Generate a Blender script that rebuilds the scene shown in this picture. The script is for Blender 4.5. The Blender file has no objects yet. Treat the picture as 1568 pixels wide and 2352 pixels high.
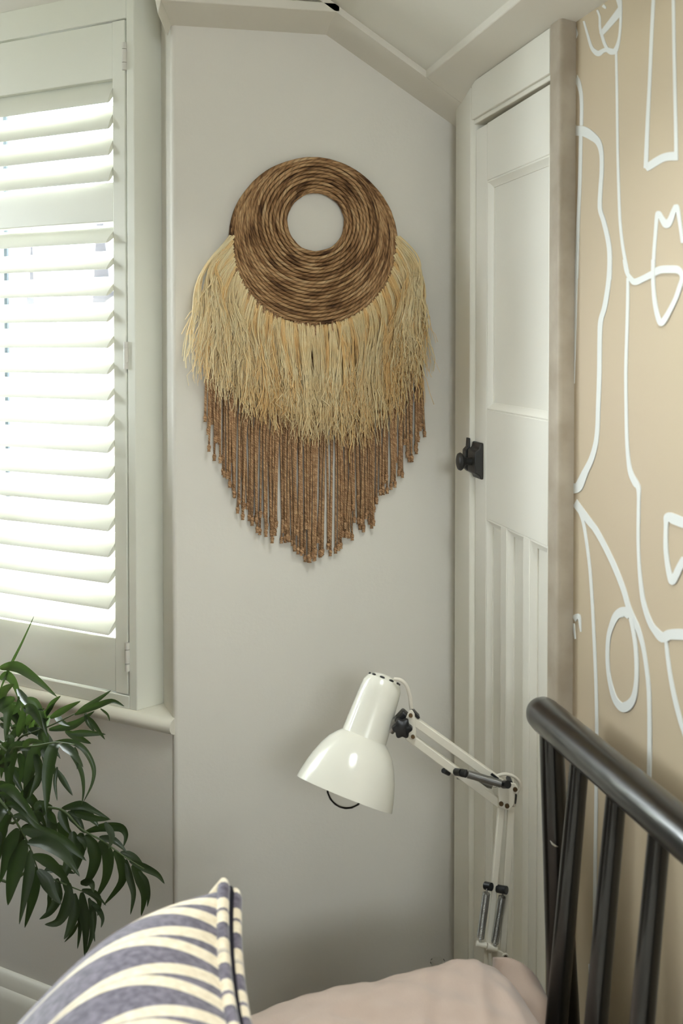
import bpy, math, random
from mathutils import Vector, Matrix
random.seed(7)
sc = bpy.context.scene
COL = sc.collection
PI = math.pi

# ------------------------------------------------------------------ camera, world, lights, exposure
F = 2480.0; U0 = 784.0; HZ = 785.0
TH = math.radians(-1.4); YAW = math.radians(12.36)
V0 = HZ - F * math.tan(TH)
CAM = Vector((-.672, -2.023, 1.526))
CO, SI = math.cos(YAW), math.sin(YAW)
cam = bpy.data.cameras.new('camera'); camo = bpy.data.objects.new('camera', cam); COL.objects.link(camo)
camo.location = CAM; camo.rotation_euler = (PI / 2 + TH, 0, -YAW)
cam.sensor_fit = 'VERTICAL'; cam.sensor_height = 36; cam.sensor_width = 24
cam.lens = F / 2352 * 36
cam.shift_y = (V0 - 1176) / 2352
cam.clip_start = .05; cam.clip_end = 200
cam.dof.use_dof = True; cam.dof.focus_distance = 2.0; cam.dof.aperture_fstop = 5.6
sc.camera = camo
sc.view_settings.view_transform = 'Standard'; sc.view_settings.look = 'None'
sc.view_settings.gamma = 1; sc.view_settings.use_curve_mapping = False
sc.view_settings.exposure = 0.58

W = bpy.data.worlds.new('world'); sc.world = W; W.use_nodes = True
nt = W.node_tree; bg = nt.nodes['Background']
tc = nt.nodes.new('ShaderNodeTexCoord'); sx = nt.nodes.new('ShaderNodeSeparateXYZ'); rp = nt.nodes.new('ShaderNodeValToRGB')
nt.links.new(tc.outputs['Generated'], sx.inputs[0]); nt.links.new(sx.outputs['Z'], rp.inputs[0]); nt.links.new(rp.outputs[0], bg.inputs[0])
rp.color_ramp.elements[0].position = 0.0; rp.color_ramp.elements[0].color = (.86, .91, .96, 1)
rp.color_ramp.elements[1].position = .8; rp.color_ramp.elements[1].color = (.95, .98, 1.0, 1)
bg.inputs[1].default_value = 25.0
sc.cycles.max_bounces = 7; sc.cycles.diffuse_bounces = 5; sc.cycles.glossy_bounces = 3; sc.cycles.transparent_max_bounces = 8; sc.cycles.transmission_bounces = 4
sc.cycles.caustics_reflective = False; sc.cycles.caustics_refractive = False

def portal(name, loc, look, sx_, sy_):
    """window opening marked as a light portal: guides sampling of the sky, adds no light of its own"""
    l = bpy.data.lights.new(name, 'AREA'); l.shape = 'RECTANGLE'; l.size = sx_; l.size_y = sy_; l.cycles.is_portal = True
    o = bpy.data.objects.new(name, l); COL.objects.link(o); o.location = loc
    o.rotation_euler = (Vector(look) - Vector(loc)).to_track_quat('-Z', 'Y').to_euler()
    return o
portal('portal_bay_front', (-1.78, .70, 1.71), (-1.78, -1.0, 1.71), 1.25, .82)
portal('portal_bay_side', (-.66, .50, 1.47), (-1.32, -.25, 1.47), .75, 1.38)
portal('portal_roof', (-.30, -1.04, 2.27), (-.30 - .54, -1.04, 2.27 - .84), .42, .48)
portal('portal_bay_left', (-2.74, .36, 1.785), (-2.74 + .68, .36 - .733, 1.785), .76, .67)
portal('portal_rear', (-.55, -3.70, 1.975), (-.55, 0, 1.975), .80, .45)

# ------------------------------------------------------------------ pixel geometry helpers (photo pixel + real depth -> room point)
def ray(u, v):
    X = (u - U0) / F; Zc = -(v - V0) / F
    Y = math.cos(TH) - Zc * math.sin(TH); Z = math.sin(TH) + Zc * math.cos(TH)
    return X / Y, Z / Y
def P(u, v, Y):
    x, z = ray(u, v); X = x * Y
    return Vector((CAM.x + X * CO + Y * SI, CAM.y - X * SI + Y * CO, CAM.z + z * Y))
def on(u, v, p, n):
    x, z = ray(u, v); d = (x * CO + SI, -x * SI + CO)
    k = ((p[0] - CAM.x) * n[0] + (p[1] - CAM.y) * n[1]) / (d[0] * n[0] + d[1] * n[1])
    return Vector((CAM.x + d[0] * k, CAM.y + d[1] * k, CAM.z + z * k))
def camdir(X, Y, Z):
    return Vector((X * CO + Y * SI, -X * SI + Y * CO, Z))

# ------------------------------------------------------------------ materials
def lin(c):
    return tuple(((x / 255) / 12.92 if x / 255 <= .04045 else ((x / 255 + .055) / 1.055) ** 2.4) for x in c) + (1,)
MATS = {}
def mat(name, rgb, rough=.6, spec=.4, var=0.0, vscale=4, bump=0.0, bscale=200, metal=0.0, coat=0.0, rgb2=None, stretch=None, trans=0.0, sheen=0.0):
    m = bpy.data.materials.new(name); m.use_nodes = True; t = m.node_tree; b = t.nodes['Principled BSDF']
    b.inputs['Base Color'].default_value = lin(rgb); b.inputs['Roughness'].default_value = rough
    b.inputs['Specular IOR Level'].default_value = spec; b.inputs['Metallic'].default_value = metal
    b.inputs['Coat Weight'].default_value = coat; b.inputs['Transmission Weight'].default_value = trans
    if sheen: b.inputs['Sheen Weight'].default_value = sheen
    co = t.nodes.new('ShaderNodeTexCoord'); src = co.outputs['Object']
    if stretch:
        mp = t.nodes.new('ShaderNodeMapping'); mp.inputs['Scale'].default_value = stretch
        t.links.new(src, mp.inputs[0]); src = mp.outputs[0]
    if var or rgb2:
        n = t.nodes.new('ShaderNodeTexNoise'); n.inputs['Scale'].default_value = vscale; n.inputs['Detail'].default_value = 6
        t.links.new(src, n.inputs['Vector'])
        r = t.nodes.new('ShaderNodeValToRGB'); t.links.new(n.outputs['Fac'], r.inputs[0])
        r.color_ramp.elements[0].position = .3; r.color_ramp.elements[1].position = .7
        a = lin(rgb); c2 = lin(rgb2) if rgb2 else tuple(min(1, x * (1 - var)) for x in a[:3]) + (1,)
        r.color_ramp.elements[0].color = c2; r.color_ramp.elements[1].color = a
        t.links.new(r.outputs[0], b.inputs['Base Color'])
    if bump:
        n = t.nodes.new('ShaderNodeTexNoise'); n.inputs['Scale'].default_value = bscale; n.inputs['Detail'].default_value = 4
        t.links.new(src, n.inputs['Vector'])
        bp = t.nodes.new('ShaderNodeBump'); bp.inputs['Strength'].default_value = bump; bp.inputs['Distance'].default_value = .002
        t.links.new(n.outputs['Fac'], bp.inputs['Height']); t.links.new(bp.outputs[0], b.inputs['Normal'])
    MATS[name] = m
    return m
mat('wall_paint', (225, 221, 212), .75, .25, var=.035, vscale=2.5, bump=.12, bscale=160)
mat('ceiling_paint', (228, 225, 214), .8, .2, var=.05, vscale=3, bump=.12, bscale=120)
mat('coving_paint', (224, 219, 207), .7, .3, var=.05, vscale=5, bump=.15, bscale=60)
mat('trim_paint', (232, 229, 217), .42, .4, var=.03, vscale=4, bump=.05, bscale=40)
mat('door_paint', (234, 231, 220), .45, .4, var=.03, vscale=3, bump=.05, bscale=30, stretch=(1, 1, .2))
mat('aged_shade_paint', (174, 163, 146), .65, .3, rgb2=(154, 141, 123), vscale=18, bump=.3, bscale=70)  # aged brownish paint, taken darker to stand in for weak light on the strip
mat('shutter_paint', (230, 230, 219), .38, .42)
mat('hinge_paint', (214, 211, 203), .4, .5)
mat('sill_paint', (228, 224, 211), .4, .42, var=.06, vscale=9, bump=.08, bscale=30)
mat('mural_paint', (184, 169, 141), .7, .25, rgb2=(182, 165, 142), vscale=1.6, bump=.05, bscale=200)
mat('dark_wall', (74, 80, 76), .8, .2)
mat('mural_line', (211, 212, 207), .7, .25)
mat('floor_boards', (140, 112, 84), .5, .35, var=.25, vscale=3, stretch=(.3, 6, 1))
mat('black_iron', (36, 35, 33), .45, .5, bump=.15, bscale=90)
mat('bed_lacquer', (17, 16, 14), .28, .5, coat=.5, bump=.03, bscale=60)
mat('lamp_enamel', (226, 224, 212), .18, .5, coat=.3)
mat('lamp_arm_paint', (222, 217, 202), .35, .5)
mat('black_plastic', (26, 27, 28), .35, .5)
mat('spring_steel', (168, 168, 166), .28, .5, metal=1)
mat('brass_screw', (120, 100, 74), .4, .5, metal=1)
mat('lamp_cable', (212, 206, 192), .5, .4)
mat('pillow_linen', (180, 160, 146), .85, .2, var=.05, vscale=30, bump=.25, bscale=700, sheen=.3)
mat('mattress_cloth', (226, 220, 210), .85, .2, bump=.2, bscale=400)
mat('wood_oak', (214, 200, 178), .5, .35, var=.25, vscale=5, stretch=(8, 1, 1))
mat('dark_wood', (86, 62, 44), .5, .35, var=.3, vscale=4, stretch=(1, 8, 8))
mat('terracotta', (150, 96, 70), .8, .2, var=.15, vscale=8)
mat('soil', (52, 42, 34), .95, .1, bump=.6, bscale=90)
mat('house_brick', (160, 146, 138), .85, .2, rgb2=(140, 126, 120), vscale=2)
mat('house_roof', (140, 140, 146), .8, .2, rgb2=(116, 118, 126), vscale=3, stretch=(1, 1, 9))
mat('house_render', (170, 170, 166), .8, .2)
mat('house_glass', (128, 138, 148), .15, .6)
mat('ground', (120, 120, 112), .9, .1, var=.2)
mat('hedge_green', (70, 92, 60), .9, .1, var=.4, vscale=2)
mat('window_bar', (205, 214, 222), .5, .3)
mat('disc_backing', (92, 66, 42), .9, .1)
mat('cushion_seam', (34, 32, 38), .9, .1)
mat('gasket_rubber', (74, 84, 94), .5, .3)

def leafmat(name, c1, c2):
    m = mat(name, c1, .38, .45, rgb2=c2, vscale=9)
    t = m.node_tree; b = t.nodes['Principled BSDF']; out = t.nodes['Material Output']
    tr = t.nodes.new('ShaderNodeBsdfTranslucent'); tr.inputs[0].default_value = (.09, .16, .03, 1)
    mx = t.nodes.new('ShaderNodeMixShader'); mx.inputs[0].default_value = .18
    t.links.new(b.outputs[0], mx.inputs[1]); t.links.new(tr.outputs[0], mx.inputs[2]); t.links.new(mx.outputs[0], out.inputs[0])
    return m
leafmat('palm_leaf', (50, 64, 38), (34, 46, 29))
leafmat('palm_leaf_young', (112, 140, 62), (84, 112, 50))
mat('palm_stem', (74, 88, 52), .5, .4)

def uvmat(name, stops, scale, twist, rough=.75, bump=.5, nstretch=(30, 3), lay=60, dark=.45):
    """fibre material on ropes: noise along the rope plus a helical twist, in the tube's own UV (length in m, angle 0..1)"""
    m = bpy.data.materials.new(name); m.use_nodes = True; t = m.node_tree; b = t.nodes['Principled BSDF']
    b.inputs['Roughness'].default_value = rough; b.inputs['Specular IOR Level'].default_value = .25
    uv = t.nodes.new('ShaderNodeUVMap'); uv.uv_map = 'rope'
    sp = t.nodes.new('ShaderNodeSeparateXYZ'); t.links.new(uv.outputs[0], sp.inputs[0])
    ma = t.nodes.new('ShaderNodeMath'); ma.operation = 'MULTIPLY_ADD'; ma.inputs[1].default_value = twist
    t.links.new(sp.outputs['X'], ma.inputs[0]); t.links.new(sp.outputs['Y'], ma.inputs[2])
    cb = t.nodes.new('ShaderNodeCombineXYZ')
    m1 = t.nodes.new('ShaderNodeMath'); m1.operation = 'MULTIPLY'; m1.inputs[1].default_value = nstretch[0]; t.links.new(sp.outputs['X'], m1.inputs[0])
    m2 = t.nodes.new('ShaderNodeMath'); m2.operation = 'MULTIPLY'; m2.inputs[1].default_value = nstretch[1]; t.links.new(ma.outputs[0], m2.inputs[0])
    oi = t.nodes.new('ShaderNodeObjectInfo'); m3 = t.nodes.new('ShaderNodeMath'); m3.operation = 'MULTIPLY'; m3.inputs[1].default_value = 50
    t.links.new(oi.outputs['Random'], m3.inputs[0])
    t.links.new(m1.outputs[0], cb.inputs[0]); t.links.new(m2.outputs[0], cb.inputs[1]); t.links.new(m3.outputs[0], cb.inputs[2])
    n = t.nodes.new('ShaderNodeTexNoise'); n.inputs['Scale'].default_value = scale; n.inputs['Detail'].default_value = 5
    t.links.new(cb.outputs[0], n.inputs['Vector'])
    r = t.nodes.new('ShaderNodeValToRGB'); t.links.new(n.outputs['Fac'], r.inputs[0])
    el = r.color_ramp.elements
    for i, (p, c) in enumerate(stops):
        e = el[i] if i < 2 else el.new(p)
        e.position = p; e.color = lin(c)
    # helical lay of the strands: relief, and darker grooves between them
    mb_ = t.nodes.new('ShaderNodeMath'); mb_.operation = 'MULTIPLY_ADD'; mb_.inputs[1].default_value = lay; t.links.new(sp.outputs['X'], mb_.inputs[0]); t.links.new(sp.outputs['Y'], mb_.inputs[2])
    nd = t.nodes.new('ShaderNodeMath'); nd.operation = 'MULTIPLY_ADD'; nd.inputs[1].default_value = .8; t.links.new(n.outputs['Fac'], nd.inputs[0]); t.links.new(mb_.outputs[0], nd.inputs[2])
    m4 = t.nodes.new('ShaderNodeMath'); m4.operation = 'MULTIPLY'; m4.inputs[1].default_value = 2 * PI * 2; t.links.new(nd.outputs[0], m4.inputs[0])
    s = t.nodes.new('ShaderNodeMath'); s.operation = 'SINE'; t.links.new(m4.outputs[0], s.inputs[0])
    gr = t.nodes.new('ShaderNodeMapRange'); gr.inputs['From Min'].default_value = -1; gr.inputs['From Max'].default_value = -.2; gr.inputs['To Min'].default_value = 1 - dark; gr.inputs['To Max'].default_value = 1; t.links.new(s.outputs[0], gr.inputs['Value'])
    vm = t.nodes.new('ShaderNodeVectorMath'); vm.operation = 'SCALE'; t.links.new(r.outputs[0], vm.inputs[0]); t.links.new(gr.outputs[0], vm.inputs['Scale']); t.links.new(vm.outputs[0], b.inputs['Base Color'])
    ad = t.nodes.new('ShaderNodeMath'); ad.operation = 'MULTIPLY_ADD'; ad.inputs[1].default_value = 1.5; t.links.new(n.outputs['Fac'], ad.inputs[0]); t.links.new(s.outputs[0], ad.inputs[2])
    bp = t.nodes.new('ShaderNodeBump'); bp.inputs['Strength'].default_value = bump; bp.inputs['Distance'].default_value = .0012
    t.links.new(ad.outputs[0], bp.inputs['Height']); t.links.new(bp.outputs[0], b.inputs['Normal'])
    MATS[name] = m
uvmat('rush_rope', [(.30, (74, 50, 32)), (.43, (138, 102, 68)), (.56, (184, 146, 104)), (.76, (214, 184, 142))], 1.0, 10, nstretch=(20, 1.4), bump=.45, lay=34, dark=.36)
uvmat('jute_cord', [(.3, (146, 110, 78)), (.5, (184, 144, 106)), (.7, (210, 174, 134))], 1.0, 130, nstretch=(60, 2), lay=110, dark=.3)
def raffiamat(name, c1, c2):
    m = mat(name, c1, .6, .35, rgb2=c2, vscale=30)
    t = m.node_tree; b = t.nodes['Principled BSDF']; out = t.nodes['Material Output']
    tr = t.nodes.new('ShaderNodeBsdfTranslucent'); tr.inputs[0].default_value = lin(c1)
    mx = t.nodes.new('ShaderNodeMixShader'); mx.inputs[0].default_value = .15
    t.links.new(b.outputs[0], mx.inputs[1]); t.links.new(tr.outputs[0], mx.inputs[2]); t.links.new(mx.outputs[0], out.inputs[0])
raffiamat('raffia_pale', (255, 241, 202), (253, 226, 172))
raffiamat('raffia_gold', (255, 228, 172), (250, 208, 142))

def glassmat(name, tint, gl):
    m = bpy.data.materials.new(name); m.use_nodes = True; t = m.node_tree
    for n_ in list(t.nodes): t.nodes.remove(n_)
    o = t.nodes.new('ShaderNodeOutputMaterial'); tr = t.nodes.new('ShaderNodeBsdfTransparent'); gb = t.nodes.new('ShaderNodeBsdfGlossy')
    tr.inputs[0].default_value = tint; gb.inputs['Roughness'].default_value = .02
    fr = t.nodes.new('ShaderNodeLayerWeight'); fr.inputs[0].default_value = gl
    mx = t.nodes.new('ShaderNodeMixShader'); t.links.new(fr.outputs['Fresnel'], mx.inputs[0])
    t.links.new(tr.outputs[0], mx.inputs[1]); t.links.new(gb.outputs[0], mx.inputs[2]); t.links.new(mx.outputs[0], o.inputs[0])
    MATS[name] = m
glassmat('window_glass', (.96, .98, .98, 1), .12)
glassmat('clear_glass', (.93, .94, .93, 1), .35)
glassmat('bulb_glass', (.97, .97, .96, 1), .10)

# ------------------------------------------------------------------ mesh helpers
class MB:
    def __init__(s):
        s.v = []; s.f = []; s.uv = {}
    def add(s, vs, fs, uvs=None):
        o = len(s.v); s.v += [Vector(p) for p in vs]
        for k, f in enumerate(fs):
            if uvs: s.uv[len(s.f)] = uvs[k]
            s.f.append([i + o for i in f])
        return s
    def box(s, lo, hi):
        x0, y0, z0 = lo; x1, y1, z1 = hi
        return s.add([(x0, y0, z0), (x1, y0, z0), (x1, y1, z0), (x0, y1, z0), (x0, y0, z1), (x1, y0, z1), (x1, y1, z1), (x0, y1, z1)],
                     [(0, 3, 2, 1), (4, 5, 6, 7), (0, 1, 5, 4), (1, 2, 6, 5), (2, 3, 7, 6), (3, 0, 4, 7)])
    def obox(s, o, ax, ay, az):
        """box from corner o along three edge vectors"""
        o, ax, ay, az = Vector(o), Vector(ax), Vector(ay), Vector(az)
        pts = [o, o + ax, o + ax + ay, o + ay]; pts += [p + az for p in pts]
        fl = ax.cross(ay).dot(az) < 0
        fs = [(0, 3, 2, 1), (4, 5, 6, 7), (0, 1, 5, 4), (1, 2, 6, 5), (2, 3, 7, 6), (3, 0, 4, 7)]
        return s.add(pts, [f[::-1] for f in fs] if fl else fs)
    def prism(s, poly, vec):
        """closed polygon (3d points) swept along vec"""
        n = len(poly); poly = [Vector(p) for p in poly]; vec = Vector(vec)
        nr = Vector((0, 0, 0))
        for i in range(n): nr += poly[i].cross(poly[(i + 1) % n])
        if nr.dot(vec) > 0: poly = poly[::-1]
        fs = [tuple(range(n)), tuple(range(2 * n - 1, n - 1, -1))] + [(i, i + n, (i + 1) % n + n, (i + 1) % n) for i in range(n)]
        return s.add(poly + [p + vec for p in poly], fs)
    def loft(s, sections, cap=True, closed=True):
        n = len(sections[0]); vs = [p for q in sections for p in q]; fs = []
        for k in range(len(sections) - 1):
            for i in range(n if closed else n - 1):
                j = (i + 1) % n
                fs.append((k * n + i, k * n + j, (k + 1) * n + j, (k + 1) * n + i))
        if cap and closed:
            fs.append(tuple(range(n - 1, -1, -1))); m = (len(sections) - 1) * n; fs.append(tuple(range(m, m + n)))
        return s.add(vs, fs)
    def tube(s, pts, r, n=8, cap=True, closed=False, uv=False, up=None):
        pts = [Vector(p) for p in pts]; m = len(pts)
        rr = r if isinstance(r, (list, tuple)) else [r] * m
        vs = []; prev = None; L = 0; Ls = []
        for i, p in enumerate(pts):
            a = pts[(i - 1) % m] if (closed or i > 0) else p; b = pts[(i + 1) % m] if (closed or i < m - 1) else p
            t = (b - a)
            if t.length < 1e-9: t = Vector((0, 0, 1))
            t.normalize()
            if prev is None:
                x = Vector(up) if up else (Vector((0, 0, 1)) if abs(t.z) < .9 else Vector((1, 0, 0)))
            else: x = prev
            x = x - t * x.dot(t)
            if x.length < 1e-6: x = t.orthogonal()
            x.normalize(); y = t.cross(x); prev = x
            if i: L += (p - pts[i - 1]).length
            Ls.append(L)
            for k in range(n):
                a_ = 2 * PI * k / n; vs.append(p + (x * math.cos(a_) + y * math.sin(a_)) * rr[i])
        fs = []; uvs = []
        for i in range(m if closed else m - 1):
            i2 = (i + 1) % m; l1 = Ls[i]; l2 = Ls[i2] if i2 else L + (pts[0] - pts[-1]).length
            for k in range(n):
                k2 = (k + 1) % n
                fs.append((i * n + k, i * n + k2, i2 * n + k2, i2 * n + k))
                uvs.append(((l1, k / n), (l1, (k + 1) / n), (l2, (k + 1) / n), (l2, k / n)))
        if cap and not closed:
            fs.append(tuple(range(n - 1, -1, -1))); uvs.append(tuple((0, k / n) for k in range(n)))
            fs.append(tuple(range((m - 1) * n, m * n))); uvs.append(tuple((L, k / n) for k in range(n)))
        return s.add(vs, fs, uvs if uv else None)
    def lathe(s, prof, org, axis, n=40, xdir=None, a0=0, a1=2 * PI):
        """profile [(t along axis, radius)] turned about axis"""
        axis = Vector(axis).normalized(); x = (Vector(xdir) if xdir else axis.orthogonal()); x = (x - axis * x.dot(axis)).normalized(); y = axis.cross(x); org = Vector(org)
        secs = []
        for t, r in prof:
            secs.append([org + axis * t + (x * math.cos(2 * PI * k / n) + y * math.sin(2 * PI * k / n)) * max(r, 1e-5) for k in range(n)])
        return s.loft(secs, cap=False)
    def build(s, name, m, parent=None, smooth=False, bevel=0, bseg=2, sub=0, label=None, kind=None, root=None, recalc=True, angle=40):
        me = bpy.data.meshes.new(name)
        c = Vector((0, 0, 0))
        for p in s.v: c += p
        c /= max(1, len(s.v))
        me.from_pydata([p - c for p in s.v], [], s.f)
        if s.uv:
            ul = me.uv_layers.new(name='rope')
            for pi, pl in enumerate(me.polygons):
                q = s.uv.get(pi)
                if q:
                    for k, li in enumerate(pl.loop_indices): ul.data[li].uv = q[k]
        if recalc:
            import bmesh
            b = bmesh.new(); b.from_mesh(me); bmesh.ops.recalc_face_normals(b, faces=b.faces); b.to_mesh(me); b.free()
        me.materials.append(MATS[m] if isinstance(m, str) else m)
        o = bpy.data.objects.new(name, me); COL.objects.link(o)
        place(o, c, parent)
        if smooth:
            for p in me.polygons: p.use_smooth = True
            if smooth == 'auto': me.set_sharp_from_angle(angle=math.radians(angle))
        if bevel:
            b = o.modifiers.new('bevel', 'BEVEL'); b.width = bevel; b.segments = bseg; b.limit_method = 'ANGLE'; b.angle_limit = math.radians(35); b.harden_normals = False
            for p in me.polygons: p.use_smooth = True
            me.set_sharp_from_angle(angle=math.radians(40))
        if sub:
            b = o.modifiers.new('sub', 'SUBSURF'); b.levels = sub; b.render_levels = sub
        if label: o['label'] = label
        if kind: o['kind'] = kind
        return o
WORLD = {}
def place(o, c, parent):
    WORLD[o.name] = Vector(c)
    if parent is not None:
        o.parent = parent; o.location = Vector(c) - WORLD[parent.name]
    else: o.location = c
def thing(name, loc, label, cat, group=None):
    o = bpy.data.objects.new(name, None); COL.objects.link(o); o.location = loc; WORLD[o.name] = Vector(loc); o.empty_display_size = .05
    o['label'] = label; o['category'] = cat
    if group: o['group'] = group
    return o
def tag(o, label, cat, group=None):
    o['label'] = label; o['category'] = cat
    if group: o['group'] = group
    return o
def struct(o, label=None):
    o['kind'] = 'structure'
    if label: o['label'] = label
    return o
def spline(pts, n):
    """Catmull-Rom through pts (tuples of any length), n samples per span"""
    pts = [tuple(p) for p in pts]; out = []
    for i in range(len(pts) - 1):
        p0 = pts[max(0, i - 1)]; p1 = pts[i]; p2 = pts[i + 1]; p3 = pts[min(len(pts) - 1, i + 2)]
        for k in range(n):
            t = k / n
            out.append(tuple(.5 * ((2 * b) + (-a + c) * t + (2 * a - 5 * b + 4 * c - d) * t * t + (-a + 3 * b - 3 * c + d) * t ** 3) for a, b, c, d in zip(p0, p1, p2, p3)))
    out.append(pts[-1])
    return out

# ------------------------------------------------------------------ room shell
w2 = Vector((-.7513, .66, 0)); n2 = Vector((-.66, -.7513, 0))          # along the visible bay face (leftwards) and into the room
A0 = Vector((-.555, .045, 0))                                         # where the bay's low wall meets the reveal
E0 = P(311, 900, 2.045); E0.z = 0                                     # front right corner of the shutter frame
R0 = P(366.5, 900, 2.083); R0.z = 0                                   # back right corner of the frame's return
def S(s, d, z): return E0 + w2 * s + n2 * d + Vector((0, 0, z))
LX, FY = -5.0, -3.6                                                   # left wall, wall behind the camera
MX = .0062                                                            # mural wall plane
SLZ = lambda x: 2.029 + .6455 * (-.085 - x)                            # sloping ceiling underside
CX = -.42; CZ = SLZ(CX)

struct(MB().box((LX - .1, FY - .1, -.1), (.2, 1.0, 0)).build('floor', 'floor_boards'), 'dark brown floorboards')
m = MB(); m.prism([(-.5495, 0, 0), (.12, 0, 0), (.12, .18, 0), (-.555, .18, 0), (-.5635, .09, 0)], (0, 0, 2.42))
struct(m.build('wall_back', 'wall_paint', bevel=.007, bseg=4), 'off-white painted gable wall beside the shutter')
m = MB(); m.box((LX - .1, 0, 0), (-2.92, .3, 2.42)); struct(m.build('wall_back_left', 'dark_wall'))
m = MB(); m.box((LX - .1, FY, 0), (LX, .1, 2.42)); struct(m.build('wall_left', 'dark_wall'))
# wall behind the camera, with an unseen window opening added for light, x -1.75..-.25, z .95..2.1
m = MB()
for lo, hi in (((LX, FY - .12, 0), (-.95, FY, 2.42)), ((-.15, FY - .12, 0), (.12, FY, 2.42)), ((-.95, FY - .12, 0), (-.15, FY, 1.75)), ((-.95, FY - .12, 2.2), (-.15, FY, 2.42))): m.box(lo, hi)
struct(m.build('wall_front', 'wall_paint'))
struct(MB().box((MX, FY, 0), (.14, -.51, 2.2)).build('wall_right', 'mural_paint'), 'peach mural wall with white abstract line drawing')
struct(MB().box((.03, -.5, 0), (.14, 0, 2.2)).build('wall_door', 'wall_paint'))
# ceiling: slope above the door wall and the flat beyond
m = MB()
for y0_, y1_ in ((.02, -.80), (-1.28, FY - .05)):                       # the gap is an unseen rooflight, added to light the lower gable wall
    m.prism([(-.085, y0_, SLZ(-.085)), (CX, y0_, CZ), (CX, y0_, CZ + .2), (.1, y0_, CZ + .2), (-.07, y0_, SLZ(-.085) + .03)], (0, y1_ - y0_, 0))
struct(m.build('ceiling', 'ceiling_paint'), 'sloping white ceiling')
m = MB(); m.box((LX, FY, CZ), (CX + .001, -.05, CZ + .12)); struct(m.build('ceiling_flat', 'ceiling_paint'))
sk = bpy.data.objects.new('added_window_4', None); COL.objects.link(sk); sk.location = (-.25, -1.04, 2.14); WORLD['added_window_4'] = Vector((-.25, -1.04, 2.14)); struct(sk, 'unseen rooflight added in the sloping ceiling for light')
sl_ = Vector((CX + .085, 0, CZ - SLZ(-.085))); nu_ = Vector((-sl_.z, 0, sl_.x)).normalized(); nu_ = nu_ if nu_.z > 0 else -nu_
o_ = Vector((-.085, -1.28, SLZ(-.085)))
for a0_, a1_, y0_, y1_ in ((0, .1, 0, .48), (.9, 1, 0, .48), (.1, .9, 0, .03), (.1, .9, .45, .48)):
    MB().obox(o_ + sl_ * a0_ + Vector((0, y0_, 0)) + nu_ * .04, sl_ * (a1_ - a0_), Vector((0, y1_ - y0_, 0)), nu_ * .04).build('window_frame', 'shutter_paint', sk)
MB().obox(o_ + sl_ * .1 + Vector((0, .03, 0)) + nu_ * .06, sl_ * .8, Vector((0, .42, 0)), nu_ * .004).build('pane', 'window_glass', sk)
# covings: flat one on the gable wall, raking one on the gable slope, one above the door and mural
zb = 2.1075; zo = 2.127
sec = lambda x, xo: [(x, .005, zb), (xo, -.085, zo), (xo, -.085, zo + .016), (x, .005, zo + .016)]
m = MB(); m.loft([sec(-.5495, -.573), sec(-.25, -.25)])
struct(m.build('trim_1', 'coving_paint', bevel=.0015), 'flat band of coving on the gable wall')
wl = lambda x: 1.9445 + .631 * (-x)                                   # raking coving line on the wall
ol = lambda x: 2.0168 + .6455 * (-.0867 - x)
def rsec(x): return [(x, .005, wl(x)), (x, -.085, ol(x)), (x, -.085, ol(x) + .014), (x, .005, ol(x) + .014)]
m = MB(); m.loft([rsec(-.46), rsec(-.0867), [(x_, y_, z_ - (.0139 if z_ > ol(.03) + .01 else 0)) for x_, y_, z_ in rsec(.03)]])
struct(m.build('trim_2', 'coving_paint', bevel=.0015), 'raking band of coving along the sloping ceiling')
def dsec(y, near):
    lo = [(.06, 1.99), (MX, 1.9955), (-.018, 2.0), (-.0867, 2.0168)]
    if near: lo = [(x, min(z, ol(x))) for x, z in lo]
    return [Vector((x, y, z)) for x, z in lo + [(-.0867, 2.0168 + .014), (-.07, 2.09), (.06, 2.13)]]
m = MB(); m.loft([dsec(-.0851, True), dsec(-.17, False), dsec(FY, False)])
struct(m.build('trim_3', 'coving_paint', bevel=.0015), 'band of coving above the door and mural')
# splayed end of the flat coving at the bay opening
a, b = Vector((-.5495, -.001, zb)), Vector((-.573, -.086, zo)); c_, d_ = P(385, 85, 2.012), P(362.5, 33, 1.925)
up = Vector((0, 0, .07))
m = MB(); m.loft([[a, a + up, c_ + up * .9 + Vector((-.012, 0, 0)), c_], [b, b + up, d_ + up * .9 + Vector((-.012, 0, 0)), d_]])
struct(m.build('trim_4', 'sill_paint', bevel=.002), 'splayed white end of the coving at the bay')

# ------------------------------------------------------------------ bay: low wall, header, far facets, sill, skirting
B0 = A0 + w2 * .80; C0 = B0 + Vector((-1.25, 0, 0)); D0 = Vector((-2.93, .045, 0))
def facet(p, q, nin, z0, z1, th=.16):
    m = MB(); m.prism([p + Vector((0, 0, z0)), q + Vector((0, 0, z0)), q - nin * th + Vector((0, 0, z0)), p - nin * th + Vector((0, 0, z0))], (0, 0, z1 - z0)); return m
n3 = Vector((0, -1, 0)); dl = (D0 - C0).normalized(); n4 = Vector((dl.y, -dl.x, 0)); n4 = n4 if n4.x > 0 else -n4
A1 = A0 - w2 * .03
struct(facet(A0 + n2 * .022 - w2 * .026, B0 + n2 * .022, n2, 0, .80).build('wall_bay', 'wall_paint'), 'shaded low wall under the bay window sill')
struct(facet(B0, C0, n3, 0, 1.30).build('wall_bay_front', 'wall_paint'))
struct(facet(C0, D0, n4, 0, 1.45).build('wall_bay_left', 'wall_paint'))
struct(facet(A1 + n2 * .02, B0 + n2 * .02, n2, 2.196, 2.5).build('wall_bay_header', 'wall_paint'))
struct(facet(B0, C0, n3, 2.12, 2.5).build('wall_bay_front_header', 'wall_paint'))
struct(facet(C0, D0, n4, 2.12, 2.5).build('wall_bay_left_upper', 'wall_paint'))
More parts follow.
